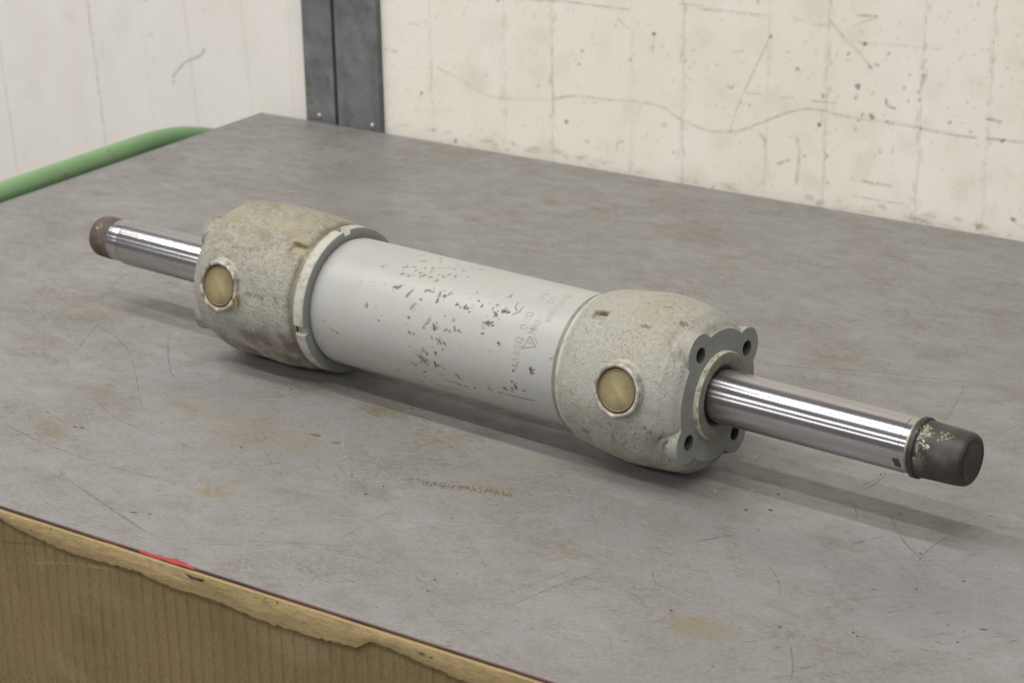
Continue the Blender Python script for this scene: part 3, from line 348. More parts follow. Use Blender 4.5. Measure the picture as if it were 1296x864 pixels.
def rscr(n, lmin, lmax, wmin, wmax, bias):
    out = []
    for _ in range(n):
        u, v = random.uniform(-.0, 1.5), random.uniform(-TD, 0); l = random.uniform(lmin, lmax)*random.random(); a = random.gauss(bias, .55)+(random.random() < .2)*random.uniform(-1.6, 1.6)
        c = random.gauss(0, 3.5); k = 7; pts = []
        for i in range(k): pts.append((u, v)); u += math.cos(a)*l/k; v += math.sin(a)*l/k; a += c*l/k
        if all(0.004 < p[0] < TL-.01 and -TD+.004 < p[1] < -.004 for p in pts): out.append((pts, random.uniform(wmin, wmax)))
    return out
fix = lambda P: [p for p in (smoothpts(q) for q in P) if ((p[:, 0] > .003) & (p[:, 1] < -.003) & (p[:, 1] > -TD+.003)).all()]
ribbons('scratches', [(p, random.uniform(.0007, .0011)) for p in fix(TDARK)]+rscr(650, .02, .13, .0002, .0005, .15), M_sd, table, .0001)
cl = []
for _ in range(95):   # clusters of short olive-brown scuffs
    cu_, cv_ = random.uniform(0, 1.45), random.uniform(-TD, 0); ca = random.gauss(.3, .5); cr = random.uniform(.012, .05)
    for _k in range(random.randint(8, 26)):
        u, v = cu_+random.gauss(0, cr), cv_+random.gauss(0, cr*.45); a = ca+random.gauss(0, .25); l = random.uniform(.004, .02)
        P_ = [(u+math.cos(a)*l*t, v+math.sin(a)*l*t) for t in (0, .33, .66, 1)]
        if all(.004 < p[0] < 1.9 and -TD+.004 < p[1] < -.004 for p in P_): cl.append((P_, random.uniform(.0004, .0012)))
m = Mat('scuff_olive', .7); m.color((.125, .105, .05)); seethrough(m, .0, .42, 160); ribbons('scuffs', cl, m.m, table, .00014)
ribbons('rub_marks', [(p, random.uniform(.0012, .0022)) for p in fix(TLIGHT)]+rscr(1100, .02, .20, .0003, .0011, .2), M_sl, table, .00018)
# specks of dirt, metal and ink on the top: low flecks
def flecks(name, items, mat, parent, up=.0006):
    vs = []; fs = []
    for (u, v, l, w_, a) in items:
        b = len(vs); n = 7
        for k in range(n):
            t = 2*PI*k/n; r = random.uniform(.65, 1.2); x = l/2*r*math.cos(t); y = w_/2*r*math.sin(t)
            vs.append((u+x*math.cos(a)-y*math.sin(a), v+x*math.sin(a)+y*math.cos(a), .0002))
        vs.append((u, v, .0002+min(up, w_*.3)))
        for k in range(n): fs.append((b+k, b+(k+1) % n, b+n))
    me = bpy.data.meshes.new(name); me.from_pydata(vs, [], fs); o = link(name, me, mat, parent); o['kind'] = 'stuff'; return o
m = Mat('dark_fleck', .7); m.color((.05, .045, .04)); MF0 = m.m
m = Mat('brown_fleck', .7); m.color((.15, .12, .06)); MF1 = m.m
m = Mat('blue_ink', .6); m.color((.08, .13, .36)); seethrough(m, .0, .5, 300); MF2 = m.m
m = Mat('pale_fleck', .5); m.color((.62, .60, .45)); MF4 = m.m
F = {0: [], 1: [], 2: [], 4: []}
for u, v, l, w_, k in TSPECK:
    F[k].append((u, v, l*.001*(.9 if k != 2 else 1.5), w_*.001*(.9 if k != 2 else 1.6), random.uniform(-.1, .5) if k != 2 else 1.0))
for _ in range(230): F[0].append((random.uniform(.01, 1.6), random.uniform(-TD+.01, -.01), *(lambda q: (q*random.uniform(1, 2), q))(random.uniform(.0004, .0012)), random.uniform(0, 3)))
for _ in range(120): F[1].append((random.uniform(.01, 1.6), random.uniform(-TD+.01, -.01), *(lambda q: (q*random.uniform(1, 2), q))(random.uniform(.0005, .0014)), random.uniform(0, 3)))
for a, b, n in ((GRIT[0], GRIT[2], 30), (GRIT[1], GRIT[3], 110), (GRIT[3], GRIT[5], 80)):
    for _ in range(n):
        t = random.random(); F[1].append((a[0]+(b[0]-a[0])*t+random.gauss(0, .002), a[1]+(b[1]-a[1])*t+random.gauss(0, .0025), random.uniform(.0008, .0018), random.uniform(.0007, .0014), random.uniform(0, 3)))
flecks('dark_specks', F[0], MF0, table); flecks('dirt_grains', F[1], MF1, table); flecks('ink_marks', F[2], MF2, table, .00005); flecks('pale_specks', F[4], MF4, table)
# red paint smear on the front edge
bm = bmesh.new(); n = 40; rows = []
for i in range(n+1):
    t = i/n; x = .776+.057*t; inn = (-.0006+.0024*math.exp(-((t-.62)/.13)**2)+.0022*vnoise(t*22, 0, 0, 5))*min(1, 8*t, 8*(1-t))
    rows.append([bm.verts.new(c) for c in ((x, -TD+inn, .00030), (x, -TD-.0012, .00034), (x, -TD-.0022, .0001), (x, -TD-.0022, -.0008-.0010*float(vnoise(t*9, 3, 0, 2))))])
for a, b in zip(rows[:-1], rows[1:]):
    for k in range(3): bm.faces.new((a[k], a[k+1], b[k+1], b[k]))
me = bpy.data.meshes.new('red_smear'); bm.to_mesh(me); bm.free(); link('red_paint_smear', me, M_red, table)

# ============================================================ CARDBOARD in front of the table
card = empty('cardboard_sheet', K, TAZ, 'torn brown corrugated cardboard sheet standing along the front edge of the table', 'cardboard')
x = np.arange(.45, 1.5, .0007); zz = np.concatenate([np.linspace(-.0025, -.05, 55), np.linspace(-.052, -.42, 75)])
X, ZZ = np.meshgrid(x, zz, indexing='ij')
yb = -TD-.0040+.0015*(fbm(X*7, ZZ*7, 0, 21)-1.0)-.0006*np.sin(ZZ*30)
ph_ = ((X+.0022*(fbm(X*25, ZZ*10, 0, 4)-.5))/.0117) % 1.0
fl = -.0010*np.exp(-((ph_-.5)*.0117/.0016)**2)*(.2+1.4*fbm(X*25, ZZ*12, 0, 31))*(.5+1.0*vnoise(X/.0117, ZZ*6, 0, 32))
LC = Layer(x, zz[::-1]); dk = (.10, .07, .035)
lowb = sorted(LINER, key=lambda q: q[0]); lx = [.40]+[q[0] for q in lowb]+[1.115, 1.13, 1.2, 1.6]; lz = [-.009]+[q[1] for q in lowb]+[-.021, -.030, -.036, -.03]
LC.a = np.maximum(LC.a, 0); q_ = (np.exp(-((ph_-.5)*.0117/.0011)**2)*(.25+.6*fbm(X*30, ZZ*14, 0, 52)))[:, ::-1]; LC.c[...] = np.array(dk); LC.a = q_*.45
LC.stroke([(a, b-.0015) for a, b in zip(lx, lz)], .004, dk, .4, soft=.004)  # painted shadow below the torn lower edge of the liner
LC.stroke(smoothpts([(.60, -.031), (.63, -.029), (.66, -.023), (.69, -.021)]), .0012, dk, .4, soft=.001)
for pts in ([(.66, -.04), (.70, -.030), (.75, -.022)],): LC.stroke(smoothpts(pts), .0018, (.40, .32, .2), .45)
for i in range(26): LC.cloud(random.uniform(.5, 1.3), random.uniform(-.2, -.02), random.uniform(.02, .07), random.uniform(.008, .02), random.uniform(-.3, .1), random.choice([(.17, .12, .055), (.33, .26, .14), (.20, .14, .07)]), random.uniform(.2, .5), seed=i, fs=.02)
P = np.stack([X, yb+fl, ZZ], -1)
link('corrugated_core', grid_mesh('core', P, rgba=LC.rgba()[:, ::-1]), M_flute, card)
# liner strip along the top, ragged lower edge, slightly lifted
x = np.arange(.45, 1.5, .0012); nz = 22
zb = np.interp(x, lx, lz)+.0025*(fbm(x/.02, 0*x, 0, 9)-.5)+.0012*(vnoise(x/.004, 0*x, 0, 11)-.5)
T = np.linspace(0, 1, nz); ZT = -.0010-.0008*fbm(x/.03, 0*x, 0, 12)
ZL = ZT[:, None]+(zb-ZT)[:, None]*T[None]
XL = np.repeat(x[:, None], nz, 1)
bulge = .0009*np.sin(np.clip(T*PI, 0, PI))[None]+.0012*(fbm(XL*22, ZL*60, 0, 40)-.5)+.0006*(T[None]**3)
YL = -TD-.0058-bulge
LL = Layer(x, np.linspace(-.05, 0, 50))
rg = np.zeros((len(x), nz, 4))
edge = sm(.80, 1., T)[None]*(.35+.5*vnoise(XL/.01, ZL/.01, 0, 6)); band = sm(.42, .55, T)[None]*(.30*fbm(XL*12, ZL*20, 0, 44))
lightt = sm(.0, .25, 1-T)[None]
rg[..., :3] = (.25, .18, .09); rg[..., 3] = np.clip(edge*.7+band, 0, .8)
crease = np.exp(-((ZL-(ZT[:, None]-.0045-.002*vnoise(XL*16, 0*XL, 0, 8)))/.0005)**2)*sm(.35, .6, vnoise(XL*20, 0*XL, 0, 14)); rg[..., 3] = np.maximum(rg[..., 3], crease*.55)
for bx, bz, br in ((.662, -.0095, .0016), (1.052, -.0070, .0028), (1.060, -.0075, .002), (.955, -.012, .0012)):
    q = np.exp(-(((XL-bx)/br)**2+((ZL-bz)/(br*.5))**2)**2)*.9; mk = q > rg[..., 3]; rg[mk, :3] = (.05, .05, .06); rg[..., 3] = np.maximum(rg[..., 3], q)
link('torn_liner', grid_mesh('liner', np.stack([XL, YL, ZL], -1), rgba=rg), M_liner, card)
# top rim of the sheet (cut edge)
bm = bmesh.new(); prev = None
for i in range(0, len(x), 3):
    a = bm.verts.new((x[i], YL[i, 0], ZL[i, 0])); b = bm.verts.new((x[i], -TD-.0020, ZL[i, 0]-.0003)); c = bm.verts.new((x[i], -TD-.0021, -.05))
    if prev: bm.faces.new((prev[0], prev[1], b, a)); bm.faces.new((prev[1], prev[2], c, b))
    prev = (a, b, c)
me = bpy.data.meshes.new('rim'); bm.to_mesh(me); bm.free(); link('cut_edge', me, M_cut, card)
# small dark scrap under the red smear
bm = bmesh.new(); vs = [bm.verts.new(c) for c in ((.828, -TD-.0078, -.0022), (.838, -TD-.0080, -.0030), (.848, -TD-.0078, -.0026), (.846, -TD-.0079, -.0050), (.834, -TD-.0081, -.0052))]; bm.faces.new(vs)
r = bmesh.ops.extrude_face_region(bm, geom=bm.faces[:]); [setattr(v, 'co', v.co+Vector((0, -.0003, 0))) for v in r['geom'] if isinstance(v, bmesh.types.BMVert)]
me = bpy.data.meshes.new('scrap'); bm.to_mesh(me); bm.free(); link('dark_tear', me, M_notch, card)

# ============================================================ WALL BOARDS, POST, RAIL
wallR = empty('wall_board', K, TAZ, 'large cream scuffed wall board behind the table, right of the steel post, with a wavy scratch', 'wall')
U = np.linspace(.197, 1.75, 700); V = np.concatenate([np.linspace(-.35, .33, 330), np.linspace(.34, 2.1, 60)])
W = Layer(U, V); wc = (.24, .21, .14)
for sx_, al in ((.2749, .30), (.3873, .42), (.459, .75), (.5731, .28), (.6437, .6), (.7552, .28), (.8301, .6), (.9457, .55), (1.0251, .5), (1.13, .5), (1.25, .5), (1.38, .5), (1.5, .5)):
    vv = np.linspace(-.35, .62, 60)
    W.stroke(np.stack([sx_+.0006*(vnoise(vv*30, 0*vv, 0, 3)-.5), vv], 1), .0012, (.36, .34, .28), al*.5, soft=.0018, brk=.6, seed=3)
    for k in range(26):
        W.blob(sx_+random.gauss(0, .003), random.uniform(-.02, .25), random.uniform(.003, .016), random.uniform(.0015, .004), PI/2+random.gauss(0, .2), (.38, .35, .26), al*random.uniform(.2, .7), soft=.0012)
for wd_, al, pts in WSTROKE: W.stroke(smoothpts(pts), wd_*.0011, wc if wd_ < 2.4 else (.3, .27, .18), al*.7, soft=.0018, brk=.45, seed=5)
for u, v, r_, s_ in WDOT: W.blob(u, v, r_*.0014, r_*.0011*random.uniform(.7, 1.5), random.uniform(0, 3), (.11, .10, .075), s_*.9, soft=.0012)
for k in range(1300):
    W.blob(random.uniform(.2, 1.3), random.uniform(-.03, .32), random.uniform(.001, .005), random.uniform(.0008, .0022), random.uniform(0, 3), (.30, .27, .19), random.uniform(.1, .5), soft=.001)
for k in range(60):   # bottom grime near the table
    u = random.uniform(.2, 1.3); W.blob(u, random.uniform(-.004, .012), random.uniform(.004, .02), random.uniform(.002, .006), random.uniform(-.3, .3), (.33, .29, .19), random.uniform(.15, .5), soft=.002)
for k in range(110): W.cloud(random.uniform(.2, 1.3), random.uniform(-.03, .3), random.uniform(.01, .03), random.uniform(.01, .03), random.uniform(0, 3), (.60, .56, .44), random.uniform(.05, .25), seed=k, fs=.02)
X, ZZ = np.meshgrid(U, V, indexing='ij'); Y = .012+.0012*(fbm(X*4, ZZ*4, 0, 8)-.5)
for sx_ in (.459, .6437, .8301, .9457, 1.0251): Y = Y+.0006*np.exp(-((X-sx_)/.0015)**2)
link('board_face', grid_mesh('board_face', np.stack([X, Y, ZZ], -1), rgba=W.rgba()), M_wallR, wallR)
boxm('board_core', .1965, 1.752, .014, .04, -.352, 2.102, M_core, wallR)
wallL = empty('wall_board', K, TAZ, 'cream scuffed wall board to the left of the steel post, behind the green rail', 'wall')
U = np.linspace(-1.3, .0705, 500); V = np.concatenate([np.linspace(-.6, .33, 300), np.linspace(.34, 2.1, 60)]); W = Layer(U, V)
lean = lambda z: -.10*z+0*z
for u, al in ((-.531, .5), (-.336, .75), (-.235, .15), (-.150, .35), (-.045, .25), (.03, .18), (-.75, .5), (-.95, .5)):
    vv = np.linspace(-.6, .62, 60); W.stroke(np.stack([u+lean(vv)*(-.6 if u < 0 else -.1)*-1, vv], 1), .0018, (.34, .31, .22), al*.65, soft=.0018, brk=.4, seed=9)
W.stroke(smoothpts([(-.190, .018), (-.165, .042), (-.135, .056), (-.125, .066)]), .0018, (.3, .27, .19), .5, soft=.0016, brk=.2)
for u, v, s_ in ((-.188, .012, .6), (-.43, .125, .5), (-.23, .125, .5), (-.155, .18, .6), (-.32, .05, .25), (-.225, .075, .35)): W.blob(u, v, .005, .004, 0, (.25, .22, .16), s_, soft=.002)
for k in range(200): W.blob(random.uniform(-.8, .06), random.uniform(-.3, .32), random.uniform(.001, .007), random.uniform(.001, .003), random.uniform(0, 3), (.36, .33, .25), random.uniform(.1, .4), soft=.0015)
for k in range(50): W.cloud(random.uniform(-.8, .06), random.uniform(-.3, .3), random.uniform(.01, .05), random.uniform(.01, .03), 1.5+random.uniform(-.5, .5), (.60, .56, .47), random.uniform(.05, .2), seed=k+50, fs=.02)
X, ZZ = np.meshgrid(U, V, indexing='ij'); Y = .030+.0015*(fbm(X*4, ZZ*4, 0, 18)-.5)+.0006*np.exp(-((X+.336)/.0015)**2)
link('board_face', grid_mesh('board_face', np.stack([X, Y, ZZ], -1), rgba=W.rgba()), M_wallL, wallL)
boxm('board_core', -1.302, .0710, .033, .055, -.602, 2.102, M_core, wallL)
post = empty('steel_post', K, TAZ, 'dark grey galvanised steel post with vertical groove and bolts, between cream boards', 'post')
boxm('flange', .0710, .1205, .0050, .0080, -.45, 2.12, M_post, post, .0012)
boxm('flange', .1268, .1962, .0035, .0065, -.45, 2.12, M_post, post, .0012)
boxm('channel_web', .0705, .1967, .0170, .0190, -.45, 2.12, M_post, post)
boxm('groove_wall', .1175, .1203, .0080, .0170, -.45, 2.12, M_post, post); boxm('groove_wall', .1270, .1298, .0065, .0170, -.45, 2.12, M_post, post)
boxm('outer_wall', .0711, .0735, .0080, .0170, -.45, 2.12, M_post, post); boxm('outer_wall', .1936, .1961, .0065, .0170, -.45, 2.12, M_post, post)
for bx, by, bz in ((.0943, .0050, .0075), (.1835, .0035, .0065)):
    b = lathe('bolt', [(-.001, .0040), (.0, .0040), (.0016, .0034), (.0024, .002), (.0026, 0)], M_bolt, post, n=24); b.location = (bx, by, bz); b.rotation_euler = (0, 0, -PI/2)
# green tubular rail beyond the left edge of the table
rail = empty('green_rail', K, TAZ, 'green painted tubular handle rail along the left edge of the table', 'rail')
cu = bpy.data.curves.new('tube', 'CURVE'); cu.dimensions = '3D'; cu.bevel_depth = .0142; cu.bevel_resolution = 8; cu.resolution_u = 16; cu.use_fill_caps = True
sp = cu.splines.new('POLY'); pts = [(-.032, -TD-.02, .0)]
RAILY = -.02
for k in range(60):
    y = -TD+.03+(TD-.03+RAILY)*k/59; pts.append((-.032, y, -.001-.085*float(sm(-.21, .14, y))**1.25))
for k in range(1, 13):
    t = k/12*PI/2; pts.append((-.032+.06*(1-math.cos(t)), RAILY+.06*math.sin(t), -.0485-.006*k/12))
pts.append((.20, RAILY+.06, -.0525))
pts = pts[1:]
# turn in at the near end too
pts = [(.10, -TD+.02-.0, -.056)]+[(-.032+.09*(1-math.cos(t)), -TD+.11-.09*math.sin(t), -.002-.045*(t/(PI/2))**1.3) for t in (PI/2*k/10 for k in range(10, 0, -1))]+[p for p in pts if p[1] > -TD+.12]
sp.points.add(len(pts)-1)
for q, p in zip(sp.points, pts): q.co = (*p, 1)
tmp = bpy.data.objects.new('tmp', cu); COL.objects.link(tmp); dg = bpy.context.evaluated_depsgraph_get(); me = bpy.data.meshes.new_from_object(tmp.evaluated_get(dg)); bpy.data.objects.remove(tmp)
link('tube', me, M_green, rail)
lathe('tube_collar', [(0, .0143), (0, .019), (.006, .019), (.006, .0143)], M_green, rail, n=32).location = (.19, RAILY+.06, -.0525)

# ============================================================ HYDRAULIC CYLINDER
cyl = empty('hydraulic_cylinder', O, AZ, 'worn off-white double-rod hydraulic cylinder with polished steel rods, lying on the grey table', 'hydraulic cylinder')
AXZ = .0735; PHI = math.radians(-12.68)
class Sub: pass
# ---- barrel
R0 = .0592; S0, S1 = -.4005, -.1120
ps = np.radians(np.concatenate([np.arange(70, 235, .48), np.arange(235, 430, 3.)])); nS = 540
ss = np.linspace(S0, S1, nS); B = Layer(ss, ps*R0)
KCOL = {0: (.10, .092, .075), 1: (.125, .085, .04), 2: (.24, .22, .17), 3: (.27, .175, .095), 4: (.24, .18, .07)}
KAL = {0: .92, 1: .9, 2: .5, 3: .55, 4: .6}
for i, (s, d_, l, w_, th, k) in enumerate(CHIPS):
    if d_ > 300: continue
    v = math.radians(d_)*R0; l *= .00078; w_ *= .00066
    if k == 1: B.cloud(s, v, l*1.0, w_*1.3, th, (.33, .25, .15), .42, seed=i, fs=.003)
    if l > .014: # long scratches as broken strokes
        B.stroke([(s-math.cos(th)*l/2, v-math.sin(th)*l/2), (s, v+.0003), (s+math.cos(th)*l/2, v+math.sin(th)*l/2)], w_, KCOL[k], KAL[k], soft=.0004, brk=.25, seed=i)
    else:
        B.blob(s, v, l*.8, w_*.85, th, KCOL[k], KAL[k], soft=.0004, seed=i, jag=.7)
        for _q in range(2 if l > .0025 else 1):
            B.blob(s+random.gauss(0, l*.35), v+random.gauss(0, l*.3), l*random.uniform(.2, .5), w_*random.uniform(.35, .8), random.uniform(0, 3), KCOL[k], KAL[k]*.9, soft=.0004, seed=i+500, jag=.6)
for _ in range(70): # small extra pecks
    B.blob(random.gauss(-.27, .05), math.radians(random.uniform(80, 215))*R0, random.uniform(.0008, .0025), random.uniform(.0006, .0012), random.uniform(0, 3), (.25, .22, .15), random.uniform(.3, .8), soft=.0004)
for _ in range(24): B.cloud(random.uniform(S0, S1), math.radians(random.uniform(75, 125))*R0, random.uniform(.006, .02), random.uniform(.003, .008), random.uniform(-.3, .3), (.40, .37, .27), random.uniform(.1, .3), seed=_, fs=.006)
for s in (-.272,): B.cloud(s, math.radians(200)*R0, .1, .006, .0, (.38, .34, .26), .35, seed=77, fs=.01)
# stamped characters: strokes in a 1 x 1 cell (x right, y up)
GL = {'0': [[(.1, .2), (.1, .8), (.3, 1), (.7, 1), (.9, .8), (.9, .2), (.7, 0), (.3, 0), (.1, .2)]], '1': [[(.25, .75), (.55, 1), (.55, 0)]],
 '3': [[(.1, .95), (.8, .95), (.45, .6), (.85, .4), (.75, .05), (.15, .02)]], '4': [[(.7, 0), (.7, 1), (.1, .3), (.95, .3)]],
 '5': [[(.85, 1), (.2, 1), (.15, .55), (.6, .6), (.9, .35), (.65, .02), (.12, .08)]],
 '8': [[(.5, .52), (.15, .75), (.5, 1), (.85, .75), (.5, .52), (.1, .25), (.5, 0), (.9, .25), (.5, .52)]],
 'Q': [[(.1, .2), (.1, .8), (.3, 1), (.7, 1), (.9, .8), (.9, .2), (.7, 0), (.3, 0), (.1, .2)], [(.55, .35), (1., -.1)]],
 'O': [[(.1, .2), (.1, .8), (.3, 1), (.7, 1), (.9, .8), (.9, .2), (.7, 0), (.3, 0), (.1, .2)]], 'M': [[(.05, 0), (.1, 1), (.5, .35), (.9, 1), (.95, 0)]],
 'V': [[(.05, 1), (.5, 0), (.95, 1)]], 'I': [[(.5, 0), (.5, 1)]], 'N': [[(.1, 0), (.1, 1), (.9, 0), (.9, 1)]], '/': [[(.1, 0), (.9, 1)]], 'D': [[(.1, 0), (.1, 1), (.6, 1), (.9, .7), (.9, .3), (.6, 0), (.1, 0)]],
 '9': [[(.85, .6), (.5, .45), (.15, .7), (.5, 1), (.85, .75), (.8, .2), (.4, 0)]]}
def stamp(txt, s, deg, step, size, al, col=(.21, .195, .155), wd=.0007):
    for i, c in enumerate(txt):
        if c != ' ':
            a = al[i] if isinstance(al, (list, tuple)) else al
            for P in GL[c]:
                # reading direction = decreasing angle; top of letter towards -s
                q = [(s+(.5-y)*size, math.radians(deg-i*step)*R0-(x-.5)*size*.72) for x, y in P]
                B.stroke(q, wd, col, a*.72, soft=.0004, brk=.25, seed=i)
stamp('4385Q', -.1650, 174.4, 5.6, .0068, [.85, .65, .6, .6, .8])
stamp('D00', -.1652, 140.3, 6., .0062, [.85, .3, .65])
stamp('1991', -.1648, 115, 5.8, .0058, [.4, .5, .6, .45])
stamp('00', -.1550, 111.0, 6., .0056, [.6, .5])
stamp('M', -.1555, 142, 6, .0070, .85); stamp('MO/', -.1545, 139.3, 5.2, .0058, [.7, .5, .35])
Rm = lambda d: math.radians(d)*R0
B.stroke([(-.1600, Rm(157.7)), (-.1475, Rm(154)), (-.1555, Rm(146.8)), (-.1600, Rm(157.7))], .0008, (.2, .185, .15), .75, soft=.0004, brk=.2)
B.stroke([(-.1475, Rm(154)), (-.1470, Rm(150)), (-.1520, Rm(146.4))], .0007, (.2, .185, .15), .6, soft=.0004)
stamp('I', -.1530, 152.6, 5, .0035, .6); stamp('V', -.1548, 151.6, 5, .0035, .5)
stamp('VIN00', -.1455, 129.8, 3.1, .0048, [.75, .6, .6, .6, .5], wd=.0006)
stamp('0000IN00', -.1450, 114.6, 2.6, .0046, .42, wd=.0008)
B.cloud(-.1455, Rm(110), .004, .016, 0, (.42, .40, .31), .5, seed=5, fs=.004)
for P in STROKES: B.stroke([(a, Rm(b)) for a, b in P], .0010, (.2, .18, .14), .75, soft=.0004, brk=.2)
prof = R0+0*ss
prof = prof-.0009*(1-sm(S0, S0+.0045, ss))                      # turned relief beside the ring
SSg, PSg = np.meshgrid(ss, ps, indexing='ij')
RR = prof[:, None]+.00006*(fbm(SSg/.02, PSg*3, 0, 3)-.5)-.00018*B.a
P = np.stack([SSg, RR*np.cos(PSg), RR*np.sin(PSg)+AXZ], -1)
link('barrel', grid_mesh('barrel', P, closed_j=True, rgba=B.rgba()), M_tube, cyl)

# ---- heads
def lobes(psi_loc, Rc=.0558, Rl=.0178, off=.0514):
    """outline radius of the flange in its own angle"""
    out = np.full_like(psi_loc, Rc)
    for k in range(4):
        d = (psi_loc-PI/4-k*PI/2+PI) % (2*PI)-PI
        disc = Rl**2-(off*np.sin(d))**2
        r = np.where((disc > 0) & (np.abs(d) < 1.2), off*np.cos(d)+np.sqrt(np.maximum(disc, 0)), 0)
        k_ = .0018; h_ = np.clip(.5+.5*(r-out)/k_, 0, 1); out = out*(1-h_)+r*h_+k_*h_*(1-h_)*.5
    return out
def head(u_prof, r_prof, sgn, s_face, mat, pockets, marks, seed, groove=None, rings=()):
    """u: distance from flange face inwards. sgn=+1: face looks to +x"""
    nth = 620; th = np.linspace(0, 2*PI, nth, endpoint=False)
    U = np.unique(np.concatenate([np.linspace(0, .03, 44), np.linspace(.03, u_prof[-1], 120)]))
    from_prof = np.interp(U, u_prof, r_prof)
    k = np.exp(-.5*(np.arange(-3, 4)/1.2)**2); k /= k.sum()
    pr = np.convolve(np.pad(from_prof, 3, 'edge'), k, 'valid'); pr[0] = from_prof[0]; pr[-3:] = from_prof[-3:]
    UU, TH = np.meshgrid(U, th, indexing='ij')
    body = np.repeat(pr[:, None], nth, 1)
    loc = TH-PHI
    lb = lobes(loc)[0][None]; near = np.zeros((1, nth))
    for q in range(4): d = (th-PHI-PI/4-q*PI/2+PI) % (2*PI)-PI; near[0] += np.exp(-(d/.34)**2)
    # spot-faced hollow behind every lobe
    dim = (.0030+(.0034 if sgn > 0 else 0)*np.exp(-((TH-math.radians(206))/.2)**2))*near*np.exp(-((UU-.017)/.0085)**2)*(1 if sgn > 0 else .5)
    body = body-dim*sm(.0, .008, UU)
    lobe = lb-.0004-.005*sm(.006, .024, UU)-(UU > .022)*.5*np.maximum(0, UU-.022)
    kk = .0045; h_ = np.clip(.5+.5*(lobe-body)/kk, 0, 1); R = body*(1-h_)+lobe*h_
    R[0] = np.maximum(lobes(loc)[0], .0557)-.0002; R[1] = R[1]*.7+R[0]*.3
    rough_ = sm(.001, .006, UU)*sm(0, .008, U[-1]-UU)
    xx, yy, z3 = UU/.01, R*np.cos(TH)/.01, R*np.sin(TH)/.01
    R = R+rough_*(.0034*(fbm(xx*.33, yy*.33, z3*.33, seed)-.5)+.0004*(fbm(xx*3, yy*3, z3*3, seed+5)-.5)+.00030*(vnoise(xx*11, yy*11, z3*11, seed+9)-.5))
    # cast ridge lines on top (parting marks)
    if sgn < 0:
        R = R+.0013*rough_*np.exp(-((TH-math.radians(102)-.6*np.sin(UU*25))/.05)**2)*sm(.02, .04, UU)+.0009*rough_*np.exp(-((UU-.055-.02*(TH-1.8))/.004)**2)*np.exp(-((TH-1.9)/.5)**2)
    if sgn > 0: R = R+.0035*rough_*np.exp(-((UU-.010)/.012)**2)*sm(math.radians(222), math.radians(240), TH)*(1-sm(math.radians(290), math.radians(315), TH))
    Lh = Layer(U, th*.07)
    for (u0, u1, a0, a1, dp) in pockets:
        e = math.radians(.8); a0, a1 = math.radians(a0), math.radians(a1)
        w_ = sm(u0-.0009, u0+.0009, UU)*(1-sm(u1-.0009, u1+.0009, UU))*sm(a0-e, a0+e, TH)*(1-sm(a1-e, a1+e, TH))
        depth = dp*(.35+.65*(1-(TH-a0)/(a1-a0)))   # floor slopes, deeper at the upper side
        R = R-w_*np.clip(depth, 0, None)
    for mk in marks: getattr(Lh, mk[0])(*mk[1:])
    x = s_face-sgn*UU
    P = np.stack([x, R*np.cos(TH), R*np.sin(TH)+AXZ], -1)
    if sgn > 0: P = P[::-1]; rg = Lh.rgba()[::-1]
    else: rg = Lh.rgba()
    o = link('cylinder_head', grid_mesh('head', P, closed_j=True, rgba=rg), mat, cyl)
    # machined flange face with bolt holes and bore
    outl = [((lobes(np.array([t-PHI]))[0])*math.cos(t)*.9995, (lobes(np.array([t-PHI]))[0])*math.sin(t)*.9995) for t in np.linspace(0, 2*PI, 240, endpoint=False)]
    holes = []; cen = []
    for q in range(4):
        a = PHI+PI/4+q*PI/2; c = (.0514*math.cos(a), .0514*math.sin(a)); cen.append(c)
        holes.append([(c[0]+.0068*math.cos(t), c[1]+.0068*math.sin(t)) for t in np.linspace(0, 2*PI, 32, endpoint=False)])
    bore = [(.0372*math.cos(t), .0372*math.sin(t)) for t in np.linspace(0, 2*PI, 96, endpoint=False)]
    polys = [outl]+holes+[bore]; flat = [p for pl in polys for p in pl]
    tri = tessellate_polygon([[Vector((p[0], p[1], 0)) for p in pl] for pl in polys])
    vs = [(s_face+sgn*.0002, p[0], p[1]+AXZ) for p in flat]; fs = [tuple(t) for t in tri]
    b = len(vs); n0 = len(outl)     # short skirt joining face and casting
    vs += [(s_face-sgn*.0012, p[0]*1.0006, p[1]*1.0006+AXZ) for p in outl]
    fs += [(k_, (k_+1) % n0, b+(k_+1) % n0, b+k_) for k_ in range(n0)]
    me = bpy.data.meshes.new('flange_face'); me.from_pydata(vs, [], fs)
    bm = bmesh.new(); bm.from_mesh(me); bmesh.ops.recalc_face_normals(bm, faces=bm.faces); bm.to_mesh(me); bm.free()
    f_ = link('flange_face', me, M_face, o, smooth=False)
    for c in cen:
        hh = lathe('bolt_hole', [(0, .0068), (0.0006, .0061), (.02, .0060), (.02, 0)], M_bore, o, n=32)
        hh.location = (s_face+sgn*.0002, c[0], c[1]+AXZ); hh.rotation_euler = (0, 0, PI if sgn > 0 else 0)
    g = lathe('gland_ring', [(-.004, .0376), (.0038, .0376), (.0046, .0370)], M_cream, o)
    g2 = lathe('gland_face', [(.0046, .0370), (.0050, .0362), (.0044, .0290), (.0036, .0268), (.0020, .0256)], M_gland, o)
    g3 = lathe('wiper_seal', [(.0018, .0258), (.0026, .0250), (.0022, .0238), (.0004, .0228), (-.003, .0224)], M_seal, o)
    for q in (g, g2, g3): q.location = (s_face, 0, AXZ); q.rotation_euler = (0, 0, 0 if sgn > 0 else PI)
    return o
dkm = (.13, .105, .07)
def V7(deg): return math.radians(deg)*.07
